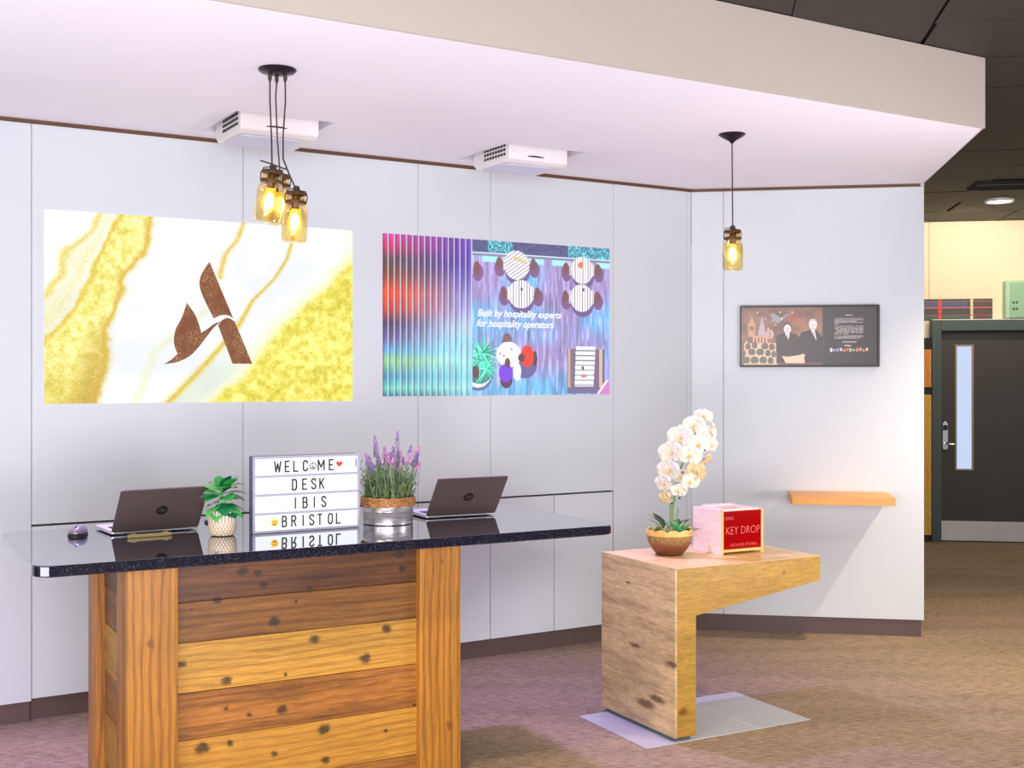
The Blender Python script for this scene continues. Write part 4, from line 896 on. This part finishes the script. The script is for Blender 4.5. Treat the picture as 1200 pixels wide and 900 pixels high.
petal_w = NT('orchid_petal') ; nn_ = petal_w.noise(petal_w.coords(), 40, 3); petal_w.l(petal_w.ramp(nn_, [(.3, srgb(212, 202, 182)), (.7, srgb(234, 228, 214))]), petal_w.b.inputs['Base Color']); petal_w.set(Roughness=.55); petal_w.b.inputs['Subsurface Weight'].default_value = .15; petal_w.b.inputs['Subsurface Radius'].default_value = (.01, .008, .006); petal_w = petal_w.m
petal_c = plain('orchid_petal_cream', srgb(214, 192, 146), .55, var=.08, scale=40); lipm = plain('orchid_lip', srgb(232, 196, 120), .5, var=.2, scale=80); bud = plain('orchid_node', srgb(60, 66, 50), .5)
def petal(L, Wd, cup=.25, n=7):
    vs = []; fs = []; mc = 5
    for i in range(n + 1):
        t = i / n; wv = Wd * (math.sin(math.pi * (t * .93 + .04)) ** .62)
        for j in range(mc):
            s_ = (j / (mc - 1) - .5) * 2; vs.append((L * t, wv * s_, cup * L * (t * (1 - t)) * 1.2 - cup * .5 * wv * s_ * s_ + .004 * math.sin(9 * t + 3 * s_)))
    n0 = len(vs); vs += [(v[0], v[1], v[2] - .0012) for v in vs]
    for i in range(n):
        for j in range(mc - 1):
            a = i * mc + j; fs.append((a, a + 1, a + mc + 1, a + mc)); fs.append((a + n0, a + mc + n0, a + mc + 1 + n0, a + 1 + n0))
    bd = [j for j in range(mc)] + [i * mc + mc - 1 for i in range(1, n + 1)] + [n * mc + j for j in range(mc - 2, -1, -1)] + [i * mc for i in range(n - 1, 0, -1)]
    for k in range(len(bd)): a, b = bd[k], bd[(k + 1) % len(bd)]; fs.append((a, b, b + n0, a + n0))
    return vs, fs
def bloom(px, py, sz, yaw, pitch, m, dy=-.02, roll=0):
    f = MB(); L = sz * 1.28
    for a, l, wd in ((90, .95, .44), (215, .95, .42), (325, .95, .42)):
        vs, fs = petal(L * l, L * wd); mt = Matrix.Rotation(R(a + roll), 4, 'Z') @ Matrix.Rotation(R(-12), 4, 'Y'); f.add([mt @ Vector(v) for v in vs], fs)
    for a in (12, 168):
        vs, fs = petal(L * 1.08, L * .70); mt = Matrix.Translation((0, 0, .003)) @ Matrix.Rotation(R(a + roll), 4, 'Z') @ Matrix.Rotation(R(-16), 4, 'Y'); f.add([mt @ Vector(v) for v in vs], fs)
    o = f.build('flower', m, oc, smooth=True)
    base = Matrix.Rotation(R(-TA), 4, 'Z') @ Matrix.Rotation(R(yaw), 4, 'Z') @ Matrix.Rotation(R(90 - pitch), 4, 'X')
    o.matrix_local = Matrix.Translation(OL(px, py, dy)) @ base
    lp = MB(); vs, fs = petal(L * .38, L * .16, .6, 5); mt = Matrix.Rotation(R(270 + roll), 4, 'Z') @ Matrix.Rotation(R(-50), 4, 'Y'); lp.add([mt @ Vector(v) for v in vs], fs); lp.lathe([(.001, .016), (.005, .013), (.006, .004), (.004, 0)], 10)
    q = lp.build('lip', lipm, o, smooth=True)
    return o
# yaw 0 faces the camera side (-y), + turns right
for a in ((823, 489, .036, 15, 40, petal_w, -.03, 10), (812, 499, .040, -10, 10, petal_w, -.05, 0), (797, 512, .047, -25, 5, petal_w, -.05, 0), (825, 511, .043, 25, 0, petal_w, -.03, 15), (834, 505, .036, 70, 10, petal_w, .0, 0), (816, 520, .042, 10, 0, petal_w, -.06, 0), (786, 530, .046, -30, 0, petal_w, -.05, 10), (806, 533, .042, 5, -8, petal_w, -.06, -10), (784, 551, .044, -35, -5, petal_w, -.04, 0), (825, 539, .036, 60, -40, petal_c, -.01, 0), (812, 549, .036, 20, -25, petal_c, -.04, 0), (779, 566, .036, -45, -5, petal_w, -.03, 5), (807, 564, .036, 20, -10, petal_w, -.03, 0), (794, 574, .030, 0, -20, petal_w, -.04, 0), (781, 583, .029, -50, -10, petal_c, -.03, 0), (833, 522, .034, 50, -5, petal_w, .0, 0), (819, 558, .030, 50, -30, petal_c, -.01, 0), (798, 558, .030, -10, -10, petal_w, -.03, 10)):
    bloom(*a)
for px, py in ((824, 527), (819, 534), (798, 553), (797, 566), (803, 572), (795, 583), (786, 589)):
    MB().lathe([(.001, -.006), (.005, -.003), (.0055, .002), (.001, .006)], 10).build('stem_node', bud, oc, loc=OL(px, py, -.065 if py < 560 else -.05), smooth=True)

# ------------------------------------------------------------------ wall shelf and framed picture on the right wall
sh = empty('wall_shelf', CORNER, AR); tag(sh, 'small orange wooden shelf fixed to the white right wall', 'shelf')
MB().box(.583, 1.163, -.36, -.0005, .82, .868).build('shelf_board', wood('shelf_wood', srgb(238, 168, 82), srgb(214, 140, 54), (1.5, 12, 14), .4, (), .4, 9, .15), sh, .002)
MB().box(.60, 1.15, -.03, -.0005, .79, .8195).build('cleat', M['fascia'], sh)
pc = empty('framed_picture', CORNER, AR); tag(pc, 'wide black framed picture of two men in dark suits beside a panel of text', 'picture')
X0, X1, Z0, Z1 = .296, 1.121, 1.622, 1.997
fb = .008
MB().box(X0, X1, -.03, -.001, Z0, Z0 + fb * 1.6).box(X0, X1, -.03, -.001, Z1 - fb * 1.2, Z1).box(X0, X0 + fb, -.03, -.001, Z0 + fb * 1.6, Z1 - fb * 1.2).box(X1 - fb * 1.6, X1, -.03, -.001, Z0 + fb * 1.6, Z1 - fb * 1.2).build('frame', plain('dark_frame', srgb(38, 26, 28), .35), pc, .001)
def pic(U, V):
    n = vnoise(U, V, 14, 8, 2, 4)[..., None]; c = np.zeros(U.shape + (3,)); base = np.array([134, 92, 72]) / 255; c[:] = base; c *= (.7 + .6 * n)
    c = put(c, np.exp(-((U - .46) / .07) ** 2 - ((V - .42) / .22) ** 2) * .7, (170, 116, 66)); c = put(c, np.exp(-((U - .1) / .08) ** 2 - ((V - .2) / .18) ** 2) * .5, (150, 116, 84))
    c = put(c, np.exp(-((U - .39) / .03) ** 2 - ((V - .16) / .08) ** 2) * .8, (170, 60, 40))
    P = lambda pts: inpoly(U, V, pts)
    tow = (196, 150, 110)
    c = put(c, P([(.048, .301), (.079, .168), (.105, .301), (.105, .512), (.052, .512)]), tow); c = put(c, P([(.06, .33), (.095, .33), (.095, .4), (.06, .4)]), (140, 100, 76))
    c = put(c, P([(.155, .144), (.122, .485), (.186, .488)]), (186, 166, 172))
    for k in range(5): c = put(c, (U > .086 + k * .024) & (U < .098 + k * .024) & (V > .5) & (V < .655), (216, 170, 130))
    c = put(c, (U > .085) & (U < .19) & (V > .49) & (V < .53), (200, 160, 126))
    c = put(c, ell(U, V, .213, .47, .029, .085), (204, 168, 150)); c = put(c, (np.abs(U - .213) < .004) & (V > .4) & (V < .6), (150, 110, 96))
    c = put(c, ell(U, V, .04, .63, .013, .05), (190, 170, 170))
    c = put(c, (V > .62) & (U < .27) & (U > .02), (222, 184, 146))
    for x, y, r in ((.176, .677, .026), (.228, .69, .022), (.10, .66, .02), (.05, .68, .02), (.079, .776, .027), (.141, .776, .028), (.199, .797, .02), (.242, .816, .017), (.038, .915, .027), (.099, .915, .03), (.164, .915, .027), (.219, .925, .021), (.02, .8, .012)):
        c = put(c, (ell(U, V, x, y, r, .062)) & (V < y + .05), (110, 88, 74) if y < .74 else (92, 96, 76))
    c = put(c, P([(.211, .131), (.24, .107), (.298, .187), (.339, .12), (.398, .104), (.345, .14), (.304, .227), (.281, .277), (.216, .24), (.235, .2)]), (150, 146, 150))
    for q in ((.12, .09), (.29, .085), (.255, .30), (.18, .2), (.20, .37), (.38, .09), (.3, .2)): c = put(c, ell(U, V, *q, .006, .012), (240, 226, 206))
    # two men in dark suits
    c = put(c, P([(.258, .50), (.30, .455), (.327, .44), (.362, .44), (.41, .47), (.435, .53), (.44, .75), (.42, .86), (.40, .965), (.262, .965)]), (66, 42, 32))
    c = put(c, P([(.425, .56), (.445, .44), (.50, .40), (.555, .40), (.60, .52), (.60, .965), (.45, .965), (.43, .84)]), (54, 34, 30))
    for cx, cy, tilt in ((.344, .378, 0), (.532, .322, 1)):
        c = put(c, ell(U, V, cx, cy - .03, .031, .085), (60, 44, 40) if not tilt else (206, 200, 200)); c = put(c, ell(U, V, cx, cy, .027, .078), (240, 222, 212))
        for s_ in (-1, 1): c = put(c, ell(U, V, cx + s_ * .010, cy - .012, .0045, .008), (110, 80, 74))
        c = put(c, ell(U, V, cx, cy + .042, .009, .007), (176, 110, 100)); c = put(c, (np.abs(U - cx) < .0025) & (np.abs(V - cy - .008) < .018), (206, 170, 158))
    c = put(c, P([(.325, .455), (.36, .455), (.352, .57)]), (238, 232, 232)); c = put(c, P([(.340, .47), (.347, .47), (.350, .58), (.343, .56)]), (90, 84, 96))
    c = put(c, P([(.518, .405), (.545, .395), (.558, .585)]), (240, 234, 232)); c = put(c, P([(.532, .43), (.54, .43), (.55, .56)]), (100, 90, 96))
    c = put(c, P([(.31, .865), (.35, .855), (.464, .82), (.473, .965), (.33, .965)]), (236, 206, 172)); c = put(c, ell(U, V, .318, .865, .014, .02), (232, 196, 172)); c = put(c, ell(U, V, .455, .84, .018, .03), (232, 196, 172))
    # text panel
    c = np.where((U > .61)[..., None], np.array([48, 28, 28]) / 255, c); c = put(c, np.abs(U - .606) < .006, (70, 44, 36))
    rr = np.random.RandomState(3); T = (176, 160, 156)
    for k, v in enumerate((.205, .228, .251, .274, .297, .335, .358, .381, .404, .427, .450, .470, .50, .523, .546)):
        end = {4: .72, 2: .85, 11: .79, 14: .875}.get(k, .898); c = put(c, (np.abs(V - v) < .006) & (U > .692) & (U < end) & (vnoise(U, V, 150, 2, k, 1) > .22), T)
    c = put(c, (np.abs(V - .149) < .006) & (U > .77) & (U < .821), (220, 210, 206)); c = put(c, (np.abs(V - .605) < .010) & (U > .747) & (U < .85), T); c = put(c, (np.abs(V - .668 - (U - .78) * .2) < .008) & (U > .764) & (U < .81), (220, 210, 206))
    lc = [(230, 220, 210), (190, 190, 210), (130, 140, 200), (210, 210, 220), (214, 120, 60), (200, 90, 50), (180, 180, 150), (150, 190, 140), (200, 120, 100), (220, 160, 120), (214, 110, 80), (226, 190, 160)]
    for k in range(12): 
        a = .657 + k * .0237
        c = put(c, (U > a) & (U < a + .017) & (V > .712 + .02 * (k % 3 == 1)) & (V < .775 - .015 * (k % 2)), lc[k])
    return c
raster('print', X0 + fb, X1 - fb * 1.6, Z0 + fb * 1.6, Z1 - fb * 1.2, -.01, 420, 200, pic, printed('photo_print', 0, .25), pc, .006)
